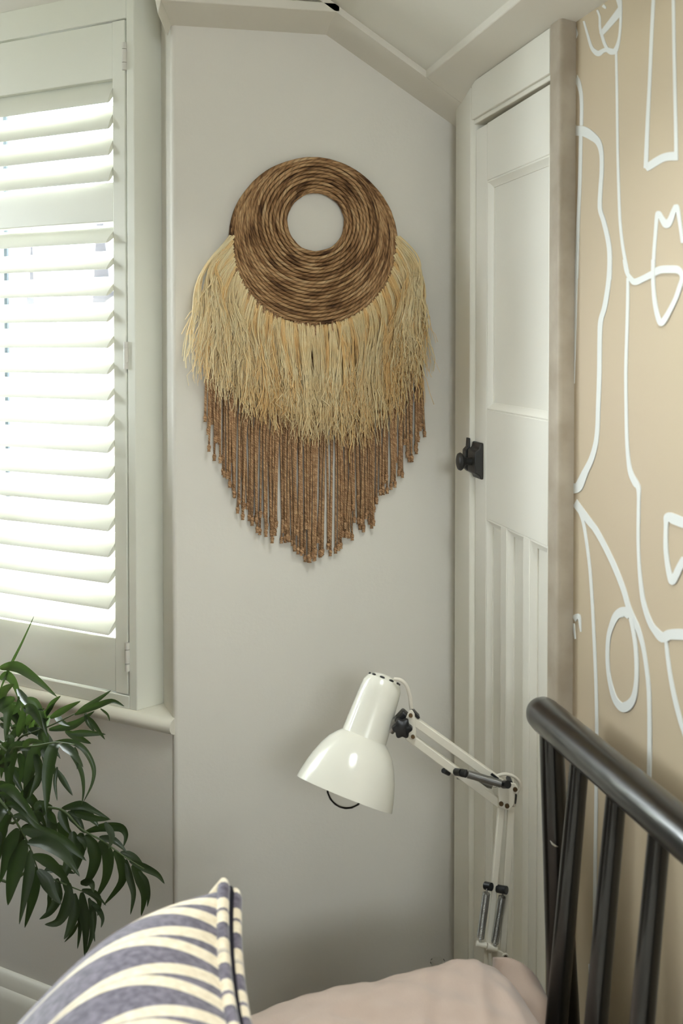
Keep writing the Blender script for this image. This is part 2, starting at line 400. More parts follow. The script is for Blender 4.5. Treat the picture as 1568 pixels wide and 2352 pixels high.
struct(MB().box((-3.0, -.06, 2.36), (-.4, .9, 2.5)).build('ceiling_bay', 'ceiling_paint'))
# rounded-nose sill
SZ = .8215
def sillsec(p, nn):
    prof = [(-.16, SZ), (.030, SZ), (.038, SZ - .004), (.043, SZ - .012), (.043, SZ - .019), (.038, SZ - .027), (.030, SZ - .031), (0, SZ - .031), (-.16, SZ - .031)]
    return [p + nn * d + Vector((0, 0, z)) for d, z in prof]
m = MB(); m.loft([sillsec(A0 - w2 * .034, n2), sillsec(B0, n2)])
struct(m.build('trim_5', 'sill_paint', smooth='auto', angle=50), 'white round-nosed window sill')
def skirtsec(p, nn):
    prof = [(0, 0), (.022, 0), (.022, .165), (.018, .178), (.012, .184), (.010, .205), (.004, .214), (0, .216)]
    return [p + nn * d + Vector((0, 0, z)) for d, z in prof]
m = MB(); m.loft([skirtsec(A0 + n2 * .022 - w2 * .002, n2), skirtsec(B0 + n2 * .022, n2)])
struct(m.build('baseboard_bay', 'trim_paint', smooth='auto', angle=30), 'white skirting board under the bay window')
m = MB(); m.loft([[(x, -d, z) for d, z in ((0, 0), (.02, 0), (.02, .165), (.01, .184), (.004, .214), (0, .216))] for x in (-.548, .0)])
struct(m.build('baseboard_back', 'trim_paint'))

# block above the post, and the outer window
m = MB(); m.prism([S(-.002, .004, 2.188), R0 + Vector((.003, -.003, 2.188)), R0 - n2 * .05 + Vector((0, 0, 2.188)), S(0, -.06, 2.188)], (0, 0, .08))
struct(m.build('trim_6', 'shutter_paint', bevel=.001), 'white head block above the shutter post')
def window(name, p, q, nin, z0, z1, bars, label=None):
    L = (q - p).length; ax = (q - p).normalized()
    g = lambda s, d, z: p + ax * s + nin * d + Vector((0, 0, z))
    o = bpy.data.objects.new(name, None); COL.objects.link(o); o.location = p + Vector((0, 0, z0)); WORLD[o.name] = p + Vector((0, 0, z0)); struct(o, label)
    fr = .045
    for s0, s1, a_, b_ in ((0, fr, z0, z1), (L - fr, L, z0, z1), (fr, L - fr, z0, z0 + fr), (fr, L - fr, z1 - fr, z1)):
        MB().obox(g(s0, -.09, a_), ax * (s1 - s0), nin * .05, (0, 0, b_ - a_)).build('window_frame', 'shutter_paint', o, bevel=.003)
    for s0, wd in bars:
        MB().obox(g(s0 - wd / 2, -.09, z0 + fr), ax * wd, nin * .05, (0, 0, z1 - z0 - 2 * fr)).build('mullion', 'shutter_paint', o, bevel=.003)
    MB().obox(g(fr, -.068, z0 + fr), ax * (L - 2 * fr), nin * .004, (0, 0, z1 - z0 - 2 * fr)).build('pane', 'window_glass', o)
    return o, g
wp = E0 + w2 * .035 + n2 * -.03; wp.z = 0
w1o, g1 = window('window_1', wp, wp + w2 * .73, n2, .80, 2.18, [((on(11, 700, E0 + n2 * -.07, n2) - E0).dot(w2) - .035, .030)], 'white casement window behind the shutter')
sg = lambda u, d: (on(u, 700, E0 + n2 * d, n2) - E0).dot(w2) - .035
MB().obox(g1(sg(18, -.067), -.0395, .85), w2 * .009, n2 * .004, (0, 0, 1.28)).build('gasket', 'gasket_rubber', w1o)
MB().obox(g1(sg(245, -.09), -.0640, .85), w2 * .008, n2 * .010, (0, 0, .62)).build('glazing_bar', 'window_bar', w1o)
MB().obox(g1(-.10, -.09, .80), w2 * .0998, n2 * .05, (0, 0, 1.38)).build('window_frame', 'shutter_paint', w1o)
window('window_2', B0, C0, n3, 1.30, 2.12, [(.42, .05), (.84, .05)])
window('window_5', C0, D0, n4, 1.45, 2.12, [])
window('added_window_3', Vector((-.15, FY - .02, 0)), Vector((-.95, FY - .02, 0)), Vector((0, 1, 0)), 1.75, 2.2, [(.40, .05)])

# ------------------------------------------------------------------ plantation shutter
sh = thing('window_shutter', S(.2, -.02, SZ), 'white plantation shutter with angled louvres filling the bay window', 'shutter')
def sbox(name, s0, s1, d0, d1, z0, z1, par=sh, mt='shutter_paint', bev=.0015, label=None):
    return MB().obox(S(s0, d0, z0), w2 * (s1 - s0), n2 * (d1 - d0), (0, 0, z1 - z0)).build(name, mt, par, bevel=bev, label=label)
SW = .66
m = MB(); m.prism([S(0, 0, SZ), R0 + Vector((0, 0, SZ)), R0 - n2 * .03 + Vector((0, 0, SZ)), S(.0185, -.055, SZ), S(.0185, 0, SZ)], (0, 0, 2.187 - SZ))
m.build('frame_post', 'shutter_paint', sh, bevel=.0015)
sbox('frame_head', .0186, SW, -.055, 0, 2.1375, 2.195)
sbox('frame_bottom', .0186, SW, -.055, 0, SZ, .8465)
sbox('frame_post', SW, SW + .04, -.055, 0, SZ, 2.195)
sbox('frame_rebate', .0186, .0232, -.055, -.012, .8467, 2.137, bev=0)
sbox('stile', .0232, .0535, -.030, -.0008, .8485, 2.1355)
sbox('stile', SW - .035, SW - .003, -.030, -.0008, .8485, 2.1355)
sbox('top_rail', .0537, SW - .0352, -.028, -.0022, 2.0275, 2.1345)
sbox('mid_rail', .0537, SW - .0352, -.028, -.0022, 1.757, 1.8315)
sbox('bottom_rail', .0537, SW - .0352, -.028, -.0022, .8495, .9535)
def louvre_mesh(ang, par, z):
    ch, th = .062, .0105; ca, sa = math.cos(ang), math.sin(ang); secs = []
    for s_ in (.0545, SW - .036):
        ring = []
        for k in range(20):
            a_ = 2 * PI * k / 20; x = math.cos(a_) * ch / 2; y = math.sin(a_) * th / 2 * (abs(math.sin(a_)) ** .25)
            d = x * ca + y * sa; zz = -x * sa + y * ca
            ring.append(S(s_, -.006 + d, z + zz))
        secs.append(ring)
    return MB().loft(secs).build('louvre', 'shutter_paint', par, smooth='auto', angle=50)
def louvres(ang, zf0, zf1, n):
    h = .031 * math.sin(ang); st = (zf1 - zf0) / (n - 1); o0 = None
    for k in range(n):
        if o0 is None: o0 = louvre_mesh(ang, sh, zf0 + h); continue
        o = o0.copy(); COL.objects.link(o); o.location.z = o0.location.z + st * k; o.parent = sh
louvres(math.radians(57), 1.980, 1.831, 4)
louvres(math.radians(39), 1.714, .9635, 16)
for v0, v1 in ((98, 161), (785, 848), (1475, 1540)):
    q0 = on(291, v0, E0, n2); q1 = on(291, v1, E0, n2)
    c = S(.0208, .0025, (q0.z + q1.z) / 2); L = (q0.z - q1.z)
    hg = bpy.data.objects.new('hinge', None); COL.objects.link(hg); place(hg, c, sh)
    for k, (a_, b_) in enumerate(((0, .26), (.275, .755), (.77, 1))):
        MB().tube([c + Vector((0, 0, L * (a_ - .5))), c + Vector((0, 0, L * (b_ - .5)))], .0047, 14).build('knuckle', 'hinge_paint', hg, smooth='auto')
    MB().obox(c + w2 * -.0005 + n2 * -.004 + Vector((0, 0, -L / 2)), w2 * .001, n2 * .002, (0, 0, L)).build('hinge_leaf', 'trim_paint', hg)

# ------------------------------------------------------------------ cupboard door, architraves, pilaster strip
YA, YB, YC, YD, YE = -.0505, -.1389, -.0905, -.5, -.50
ZT = 1.9265
# left architrave: flat face then a small inner step
m = MB(); yv = lambda u: on(u, 800, (-.018, 0), (1, 0)).y
ya = on(1045, 800, (-.018, 0), (1, 0)).y; yb = on(1080, 800, (-.018, 0), (1, 0)).y; yc = on(1088.5, 800, (-.0095, 0), (1, 0)).y
zi = on(1086, 288, (-.012, 0), (1, 0)).z
m.prism([(-.018, ya, 0), (-.018, yb + .004, 0), (-.014, yb, 0), (-.006, yb - .002, 0), (.03, yb - .002, 0), (.03, ya, 0)], (0, 0, 1.998))
door_y0 = yc
struct(m.build('trim_7', 'trim_paint', bevel=.0015), 'off-white architrave down the left side of the cupboard door')
m = MB(); m.box((-.0175, -.4953, zi + .008), (.03, yb - .0002, 1.9975)); m.box((-.0125, -.4953, zi), (.03, yb - .0002, zi + .0082))
struct(m.build('trim_8', 'trim_paint', bevel=.0015), 'off-white architrave across the top of the cupboard door')
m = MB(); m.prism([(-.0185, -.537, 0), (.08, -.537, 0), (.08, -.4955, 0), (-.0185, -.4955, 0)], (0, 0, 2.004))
struct(m.build('trim_9', 'aged_shade_paint', bevel=.006, bseg=4), 'worn narrow boxed strip, toned darker for shade, between cupboard door and mural')

DX = -.0095; dz1 = zi - .010
yo = lambda u: on(u, 900, (DX, 0), (1, 0)).y
dr = bpy.data.objects.new('door_1', None); COL.objects.link(dr); dr.location = (.02, -.3, 0); WORLD['door_1'] = Vector((.02, -.3, 0)); struct(dr, 'narrow cream panelled cupboard door with black rim latch')
yL = yb - .0035; yR = -.4945
pl, pr = yo(1116.5), yo(1259)                                                # panel field edges (left, right)
zu1, zu0, zl1 = on(1118, 415, (DX, 0), (1, 0)).z, on(1118, 942, (DX, 0), (1, 0)).z, on(1115, 1190, (DX, 0), (1, 0)).z
def dbox(name, y0, y1, z0, z1, x0=DX, x1=.035, mt='door_paint', bev=.0012):
    return MB().box((x0, min(y0, y1), z0), (x1, max(y0, y1), z1)).build(name, mt, dr, bevel=bev)
dbox('stile', yL, pl, .01, dz1); dbox('stile', pr, yR, .01, dz1 + .007)
tr_ = [(DX, pl, zu1), (DX, pr, zu1), (DX, pr, dz1 + .006), (DX, pl, dz1 + .001)]
MB().prism(tr_, (.05, 0, 0)).build('top_rail', 'door_paint', dr, bevel=.0012); dbox('lock_rail', pl, pr, zl1, zu0); dbox('bottom_rail', pl, pr, .01, .25)
m1a, m1b, m2a, m2b = -.2375, -.2655, -.3375, -.3680
mun = [(-.2375 + .002, -.2640), (-.3150 + .0, -.3400)]
fields = []
# three lower panels: left edges read from the photo at u=1114, 1164, 1217
e1, e2_, e3 = pl, yo(1164), yo(1217)
wpan = .079
edges = [(e1, e2_ + .025), (e2_, e3 + .025), (e3, pr)]
dbox('muntin', edges[0][1], edges[1][0], .25, zl1); dbox('muntin', edges[1][1], edges[2][0], .25, zl1)
fields = [(pl, pr, zu0, zu1)] + [(a_, b_, .25, zl1) for a_, b_ in edges]
for (ya_, yb_, z0, z1) in fields:
    MB().box((DX + .010, yb_, z0), (DX + .018, ya_, z1)).build('panel', 'door_paint', dr)
    # ogee moulding framing the panel: four mitred lengths
    mo = .0135
    pf = [(0.0, DX + .0108), (0.0, DX + .0015), (.003, DX + .0005), (.006, DX + .0035), (.010, DX + .0065), (mo, DX + .0078), (mo, DX + .0108)]
    mm = MB()
    cs = [(ya_, z0, -1, 1), (ya_, z1, -1, -1), (yb_, z1, 1, -1), (yb_, z0, 1, 1)]
    secs = [[Vector((x, cy + sy * t, cz + sz * t)) for t, x in pf] for cy, cz, sy, sz in cs]; secs.append(secs[0])
    mm.loft(secs, cap=False); mm.build('moulding', 'door_paint', dr, smooth='auto', angle=25)
# black rim latch
lt = bpy.data.objects.new('rim_latch', None); COL.objects.link(lt); place(lt, Vector((0, -.11, 1.306)), dr); lt['label'] = 'black iron rim latch with knob'
zc_ = on(1085, 1052, (DX, 0), (1, 0)).z; yk = yb - .004
case = [(-.029, .0), (-.029, .017), (-.023, .022), (.020, .022), (.026, .016), (.033, .010), (.033, 0)]
sec0 = [Vector((DX - d * .72, 0, zc_ + z)) for z, d in [(-.033, 0), (-.033, .006), (-.026, .010), (-.022, .021), (.018, .021), (.023, .011), (.033, .008), (.033, 0)]]
m = MB(); m.prism([p + Vector((0, yk, 0)) for p in sec0], (0, -.044, 0)); m.build('lock_case', 'black_iron', lt, bevel=.002)
sec1 = [Vector((-.0175 - d * .6, 0, zc_ + z)) for z, d in [(-.024, 0), (-.024, .004), (-.017, .016), (.016, .016), (.022, .006), (.038, .004), (.038, 0)]]
m = MB(); m.prism([p + Vector((0, yk + .0042, 0)) for p in sec1], (0, .017, 0)); m.build('keeper', 'black_iron', lt, bevel=.0015)
kc = Vector((DX - .012, yk - .020, zc_ - .002))
m = MB(); m.lathe([(0, .0), (0, .0075), (.012, .0065), (.017, .0095), (.020, .0145), (.0235, .0165), (.027, .0150), (.029, .010), (.0295, 0)], kc, (-1, 0, 0), 28)
m.build('knob', 'black_iron', lt, smooth='auto', angle=50)

# ------------------------------------------------------------------ mural lines (flat painted strokes lying on the wall)
def stroke(pts, crop, k=0, dy=0):
    ox, oy, s = crop
    pts = spline([(ox + x / s, oy + y / s, w_ / s) for x, y, w_ in pts], 6)
    Lp, Rp = [], []
    for i, (u, v, w_) in enumerate(pts):
        a_ = pts[max(0, i - 1)]; b_ = pts[min(len(pts) - 1, i + 1)]
        du, dv = b_[0] - a_[0], b_[1] - a_[1]; l = math.hypot(du, dv) or 1
        nu, nv = -dv / l, du / l
        # pen held flat: horizontal runs wide, verticals thin is already in the widths
        Lp.append((u + nu * w_ / 2, v + nv * w_ / 2)); Rp.append((u - nu * w_ / 2, v - nv * w_ / 2))
    pr_ = lambda q, dx: on(q[0], q[1], (MX - dx, 0), (1, 0))
    m = MB(); secs = []
    for i, (l, r) in enumerate(zip(Lp, Rp)):
        a_, b_ = pr_(l, .0), pr_(r, .0)
        for q in (a_, b_):
            q.y = min(q.y, -.5385) + dy; q.z = min(q.z, 1.995)
        e_ = .0003 + .00004 * k + .000006 * i
        secs.append([a_ + Vector((.0003, 0, 0)), a_ + Vector((-e_, 0, 0)), b_ + Vector((-e_, 0, 0)), b_ + Vector((.0003, 0, 0))])
    m.loft(secs)
    o = m.build('painted_line', 'mural_line', bpy.data.objects['wall_right'], recalc=False)
    return o
cA, cB, cC, cD = (1300, 0, 3.675), (1300, 600, 3.92), (1300, 1150, 3.619), (1300, 1550, 3.134)
ST = [
 (cA, [(148,178,16),(180,290,20),(212,395,26),(245,437,40),(275,452,46),(310,430,36),(345,420,40),(385,436,52),(420,420,40),(447,330,22),(460,200,20),(462,80,22),(458,-20,24)]),
 (cA, [(262,85,18),(282,140,18),(286,230,20),(300,290,24),(325,370,26),(350,415,28)]),
 (cA, [(293,290,36),(340,235,46),(400,162,54),(438,112,56),(458,60,30)]),
 (cA, [(462,110,22),(450,50,26),(430,-20,26)]),
 (cA, [(310,45,26),(328,62,22),(334,74,8)]),
 (cA, [(422,440,18),(428,700,20),(432,1000,20),(436,1300,20),(445,1600,22),(455,1850,22),(475,2050,24),(500,2200,26),(520,2300,28)]),
 (cA, [(738,-20,28),(722,300,28),(705,700,28),(690,1000,30),(678,1300,34),(674,1420,36)]),
 (cA, [(672,1425,50),(700,1405,62),(760,1365,66),(820,1332,66),(870,1320,70),(925,1318,74),(938,1316,72)]),
 (cA, [(905,-20,26),(912,400,26),(920,800,26),(928,1150,28),(930,1345,30)]),
 (cA, [(740,2300,26),(742,2150,28),(755,1980,28),(768,1830,32),(782,1800,38),(815,1855,46),(852,1895,64),(885,1850,50),(915,1770,40),(935,1745,36),(958,1850,28),(985,2050,24)]),
 (cA, [(70,662,80),(100,692,44),(125,780,30),(132,900,26),(130,1060,26)]),
 (cA, [(125,1140,28),(118,1500,28),(102,1900,26),(88,2350,28)]),
 (cA, [(60,1105,82),(145,1108,84),(220,1150,70),(275,1205,50),(300,1300,34),(302,1450,32),(292,1600,32),(288,1760,34),(320,1870,36),(355,2020,36),(370,2150,36),(368,2360,36)]),
 (cA, [(76,240,18),(86,285,26),(78,325,12)]),
 (cB, [(92,-10,34),(88,200,30),(82,500,26),(78,800,16),(73,1100,8)]),
 (cB, [(395,-10,38),(385,180,40),(352,400,42),(314,540,42),(305,700,38),(302,1000,38),(292,1300,36),(285,1500,36),(270,1640,40),(232,1780,48),(175,1900,58),(115,2030,78),(68,2045,92)]),
 (cB, [(525,-15,26),(545,90,30),(590,165,44),(630,185,60),(700,155,56),(780,115,60),(850,78,68),(950,72,70),(1005,78,66),(1042,115,40),(1048,160,34),(1028,230,40),(990,340,40),(930,460,44),(885,535,52),(858,560,46),(830,500,38),(805,380,34),(792,250,30),(788,130,30),(790,-15,30)]),
 (cB, [(558,150,24),(556,400,26),(548,700,26),(540,1000,26),(543,1300,26),(550,1600,28),(565,1800,32),(588,1915,44),(630,2000,54),(655,2045,38),(657,2150,26),(655,2360,26)]),
 (cC, [(68,8,60),(110,62,56),(200,180,52),(250,245,46),(330,390,42),(410,560,42),(480,740,40),(520,880,40),(560,990,52),(598,1060,40),(640,1200,30),(670,1380,28),(690,1560,30),(697,1800,30),(697,2100,32),(692,2360,30)]),
 (cC, [(92,35,30),(140,160,24),(170,330,22),(200,570,22),(220,850,22),(235,1150,22),(248,1450,22),(255,1700,22),(258,1960,22)]),
 (cC, [(535,960,60),(500,928,76),(465,928,84),(420,958,62),(385,1030,44),(357,1130,34),(346,1280,28),(355,1430,28),(380,1560,34),(410,1650,44),(450,1702,62),(490,1715,86),(535,1686,70),(570,1620,44),(588,1500,32),(590,1350,30),(580,1200,28),(560,1060,30),(545,980,34)]),
 (cC, [(605,-10,24),(602,300,24),(608,500,24),(625,700,30),(650,860,36),(700,1010,44),(750,1085,56),(808,1138,80),(860,1114,84),(920,1110,90),(985,1112,90)]),
 (cC, [(832,1150,24),(845,1280,28),(870,1460,30),(910,1660,34),(960,1850,34),(1010,1990,34)]),
 (cC, [(990,190,80),(900,152,84),(848,132,60),(835,200,34),(832,380,34),(845,520,36),(865,620,42),(888,675,52),(915,625,56),(950,550,56),(990,480,56)]),
 (cC, [(62,985,56),(100,955,34),(114,985,22),(120,1040,14),(126,1090,8)]),
 (cC, [(66,1020,12),(70,1080,12),(78,1150,8)]),
 (cD, [(216,420,18),(220,500,20),(218,900,20),(212,1300,20),(208,1700,20),(203,2000,22),(195,2190,26)]),
 (cD, [(205,2200,22),(185,2170,28),(168,2080,8)]),
]
for k, (crop, pts) in enumerate(ST): stroke(pts, crop, k)
for k, (crop, pts) in enumerate(ST):                                   # the drawing goes on along the wall beyond the picture
    if k not in (4, 13, 14, 24, 25): stroke(pts, crop, k, dy=-.335)

# ------------------------------------------------------------------ houses across the street, seen through the louvre gaps
struct(MB().box((-60, 1.5, -3.3), (60, 80, -3.0)).build('ground', 'ground'))
def house(px, py, yaw, wd, dp, eave, ridge, label, wall):
    root = thing('house', (px, py, -3), label, 'house')
    M_ = Matrix.Translation((px, py, -3)) @ Matrix.Rotation(yaw, 4, 'Z')
    T = lambda x, y, z: M_ @ Vector((x, y, z))
    m = MB(); m.prism([T(-wd / 2, 0, 0), T(wd / 2, 0, 0), T(wd / 2, dp, 0), T(-wd / 2, dp, 0)], (0, 0, eave)); m.build('house_wall', wall, root)
    m = MB(); m.prism([T(-wd / 2 - .3, -.4, eave - .1), T(-wd / 2 - .3, dp / 2, ridge), T(-wd / 2 - .3, dp + .4, eave - .1), T(-wd / 2 - .3, dp / 2, ridge - .5)], T(1, 0, 0) * (wd + .6) - T(0, 0, 0) * (wd + .6)); m.build('roof', 'house_roof', root)
    m = MB(); m.prism([T(-1.6, -.5, eave - .3), T(1.6, -.5, eave - .3), T(0, -.5, eave + 1.6)], T(0, 1, 0) * 2.4 - T(0, 0, 0) * 2.4); m.build('gable', 'house_render', root)
    for x in (-wd * .3, 0, wd * .3):
        for z in (1.0, 3.6):
            a_ = T(x - .6, -.06, z)
            f = MB().obox(a_, T(1.2, 0, 0) - T(0, 0, 0), T(0, .1, 0) - T(0, 0, 0), (0, 0, 1.4)).build('house_window', 'house_render', root)
            for k in (0, 1):
                MB().obox(T(x - .52 + .54 * k, -.09, z + .08), T(.48, 0, 0) - T(0, 0, 0), T(0, .04, 0) - T(0, 0, 0), (0, 0, 1.24)).build('pane', 'house_glass', f)
    m = MB(); m.obox(T(wd * .32, dp * .42, ridge - 1.2), T(.8, 0, 0) - T(0, 0, 0), T(0, .8, 0) - T(0, 0, 0), (0, 0, 2.4)); m.build('chimney', 'house_brick', root)
    return root
hd = camdir(-.27, 1, 0).normalized()
yaw_h = math.atan2(hd.y, hd.x) - PI / 2
for k, (dx, lab, wl_) in enumerate(((-4.6, 'pale rendered house across the street, left of the pair', 'house_render'), (5.2, 'brick house across the street with slate roof, right of the pair', 'house_brick'))):
    c = CAM + hd * 17 + Vector((math.cos(yaw_h), math.sin(yaw_h), 0)) * dx
    house(c.x, c.y, yaw_h, 8.0, 7.5, 5.4, 8.2, lab, wl_)

# ------------------------------------------------------------------ woven wall hanging
HY = -.012
wh = thing('wall_hanging', on(722, 560, (0, 0), (0, 1)), 'round coiled rush wall hanging with raffia and brown cord fringe', 'wall hanging')
PXM = (on(912, 560, (0, HY), (0, 1)).x - on(533, 560, (0, HY), (0, 1)).x) / 379      # metres per photo pixel on the wall
cen = on(726, 510, (0, HY), (0, 1)); cout = on(722.5, 560, (0, HY), (0, 1))
def ring(cx, cz, r, rad, name, y=HY, n=96, radf=None):
    pts = []; rr = []
    ph = random.random() * 6; a0_ = random.random() * 6.3
    for k in range(n):
        a_ = 2 * PI * k / n + a0_
        wob = .0004 * math.sin(5 * a_ + ph) + .0003 * math.sin(11 * a_ + 2 * ph)
        pts.append(Vector((cx + (r + wob) * math.sin(a_), y + random.uniform(-.0004, .0004), cz + (r + wob) * math.cos(a_)))); rr.append(radf(a_) if radf else rad * random.uniform(.93, 1.07))
    return MB().tube(pts, rr, 8, closed=True, uv=True, up=(0, 1, 0)).build(name, 'rush_rope', wh, smooth=True, recalc=False)
r_in = 68 * PXM; r_mid = 141 * PXM; nf = 9; step = (r_mid - r_in) / nf
for k in range(nf): ring(cen.x, cen.z, r_in + step * (k + .5), step * .485, 'rope_coil')
r_out = 191 * PXM; nc = 12
def cres(k):
    f0, f1 = k / nc, (k + 1) / nc
    cx0, cz0, r0 = [a_ + (b_ - a_) * f0 for a_, b_ in ((cen.x, cout.x), (cen.z, cout.z), (r_mid, r_out))]
    cx1, cz1, r1 = [a_ + (b_ - a_) * f1 for a_, b_ in ((cen.x, cout.x), (cen.z, cout.z), (r_mid, r_out))]
    n = 110; secs = []; rr = []; a0_ = random.uniform(-.9, .9)
    for i in range(n):
        a_ = 2 * PI * i / n + a0_
        p0 = Vector((cx0 + r0 * math.sin(a_), HY, cz0 + r0 * math.cos(a_))); p1 = Vector((cx1 + r1 * math.sin(a_), HY, cz1 + r1 * math.cos(a_)))
        secs.append((p0 + p1) / 2 + Vector((0, random.uniform(-.0003, .0003), 0))); rr.append(max(.0004, (p1 - p0).length * .485 * random.uniform(.95, 1.05)))
    return MB().tube(secs, rr, 8, closed=True, uv=True, up=(0, 1, 0)).build('rope_coil', 'rush_rope', wh, smooth=True, recalc=False)
for k in range(nc): cres(k)
ring(cout.x, cout.z, r_out - .001, .0042, 'rope_coil', y=HY + .002)
ring(cen.x, cen.z, r_in + .001, .0036, 'rope_coil', y=HY + .003)
m = MB(); n = 80
i_ = [Vector((cen.x + (r_in + .003) * math.sin(2 * PI * k / n), HY + .002, cen.z + (r_in + .003) * math.cos(2 * PI * k / n))) for k in range(n)]
o_ = [Vector((cout.x + (r_out - .004) * math.sin(2 * PI * k / n), HY + .002, cout.z + (r_out - .004) * math.cos(2 * PI * k / n))) for k in range(n)]
bk = lambda q: [p + Vector((0, .008, 0)) for p in q]
m.loft([i_, o_, bk(o_), bk(i_), i_], cap=False); m.build('backing_disc', 'disc_backing', wh)

def lerp_tab(tab, x):
    if x <= tab[0][0]: return tab[0][1:]
    for a_, b_ in zip(tab, tab[1:]):
        if x <= b_[0]:
            t = (x - a_[0]) / (b_[0] - a_[0]); return tuple(p + (q - p) * t for p, q in zip(a_[1:], b_[1:]))
    return tab[-1][1:]
def hp(u, v, y): return on(u, v, (0, y), (0, 1))
# cords: behind the raffia
LOW = [(470, 965), (478, 1000), (500, 1065), (528, 1105), (548, 1150), (578, 1205), (610, 1225), (640, 1238), (680, 1255), (712, 1288), (738, 1272), (762, 1272), (790, 1238), (825, 1215), (858, 1200), (870, 1140), (912, 1105), (945, 1058), (972, 990)]
rs = random.Random(3)
def edge_pt(u):
    """bottom half of the disc edge under pixel column u"""
    x = max(-1, min(1, (u - 722.5) / 188)); return 560 + 188 * math.sqrt(max(0, 1 - x * x))
ncord = 150
for k in range(ncord):
    t = (k + rs.uniform(-.4, .4)) / (ncord - 1); t = min(1, max(0, t))
    ue = 474 + (970 - 474) * t
    if 752 < ue < 766 and rs.random() < .6: continue
    us = 540 + (906 - 540) * t; vs = edge_pt(us) - 6
    ve = lerp_tab(LOW, ue)[0] - abs(rs.gauss(0, 26)) * (1 if rs.random() < .8 else 0)
    if rs.random() < .1: ve -= rs.uniform(20, 70)
    y = rs.uniform(-.0165, -.0045); ph = rs.uniform(0, 6)
    ue2 = ue + rs.gauss(0, 5)
    pts = []
    for q in range(13):
        f = q / 12; u = us + (ue - us) * min(1, f * 1.7) ** .8 + (ue2 - ue) * max(0, f - .5) * 2 + 3.0 * math.sin(4 * f + ph) * f * (1 - .3 * f); v = vs + (ve - vs) * f
        pts.append(hp(u, v, y + .002 * math.sin(3 * f + ph)))
    m = MB(); m.tube(pts, .0021 * rs.uniform(.85, 1.15), 6, uv=True)
    e = pts[-1]; d = (pts[-1] - pts[-2]).normalized()
    m.tube([e + d * a_ for a_ in (-.004, -.002, .001, .004, .006, .0085)], [.0021, .0034, .0038, .0030, .0026, .0034], 7, uv=True)
    m.build('cord', 'jute_cord', wh, smooth=True, recalc=False)
# raffia: knotted tufts round the lower edge
RLOW = [(0, 452, 845), (.06, 480, 880), (.12, 508, 915), (.2, 548, 945), (.3, 605, 980), (.4, 672, 1005), (.5, 742, 1022), (.6, 800, 1026), (.7, 852, 1010), (.8, 900, 965), (.88, 934, 915), (.94, 955, 885), (1, 968, 850)]
def strand(m, p, r):
    m.tube(p, r, 3, cap=False)
ntuft = 64
for k in range(ntuft):
    t = (k + .5) / ntuft
    a_ = math.radians(96 - t * 192)            # 96 deg left of straight down .. 96 right
    us0 = 722.5 - 190 * math.sin(a_); vs0 = 560 + 190 * math.cos(a_)
    ue0, ve0 = lerp_tab(RLOW, t)
    side = abs(t - .5) * 2
    m = MB()
    ve0 += rs.uniform(-18, 10); ue0 += rs.uniform(-6, 6)
    for cl in range(5):
        cdu = rs.gauss(0, 14 + 6 * side); cl_ln = rs.uniform(.62, 1.0) if cl < 3 else rs.uniform(.9, 1.04); cph = rs.uniform(0, 6.3); cam_ = rs.uniform(1.5, 5); cly = rs.uniform(0, 1)
        for q in range(12 if cl < 4 else 8):
            y0 = -.013 - .004 * rs.random(); y1 = -.016 - .034 * min(1, max(0, cly + rs.gauss(0, .12))) * (.6 + .4 * side)
            ln = cl_ln * rs.uniform(.80, 1.03)
            us = us0 + rs.gauss(0, 2.2); vs = vs0 + rs.gauss(0, 2.2)
            ue = us + (ue0 + cdu + rs.gauss(0, 4.5) - us) * (.35 + .65 * ln); ve = vs + (ve0 + rs.gauss(0, 6) - vs) * ln
            ph = rs.uniform(0, 6.3); am = rs.uniform(.5, 2.2)
            pts = []
            N = 12; kx = ky = 0; fz = rs.uniform(.55, .8); fa = rs.uniform(2.5, 6.5)
            for i in range(N + 1):
                f = i / N
                g = 1 - (1 - f) ** 1.6
                ox = -math.sin(a_) * 16 * math.sin(PI * min(1, f * 1.6)) * (.4 + side)      # leaves the edge outwards, then falls
                if f > fz: kx += rs.gauss(0, fa); ky += rs.gauss(0, fa * .7)
                u = us + (ue - us) * g + ox + (cam_ * math.sin(4.5 * f + cph) + am * math.sin(8 * f + ph)) * f + kx; v = vs + (ve - vs) * f + ky
                y = y0 + (y1 - y0) * math.sin(min(1, f * 1.5) * PI / 2) + rs.gauss(0, .0008) * (1 + 3 * f)
                pts.append(hp(u, v, min(y, -.006)))
            r0 = rs.uniform(.0004, .001) if rs.random() < .85 else rs.uniform(.0012, .0021)
            strand(m, pts, [r0 * (1.25 - .65 * i / N) for i in range(N + 1)])
    gold = (.5 + .5 * math.sin(k * 1.9)) * .6 + rs.random() * .4
    o = m.build('raffia_tuft', 'raffia_gold' if gold > .62 else 'raffia_pale', wh, smooth=True, recalc=False)
    o['kind'] = 'stuff'

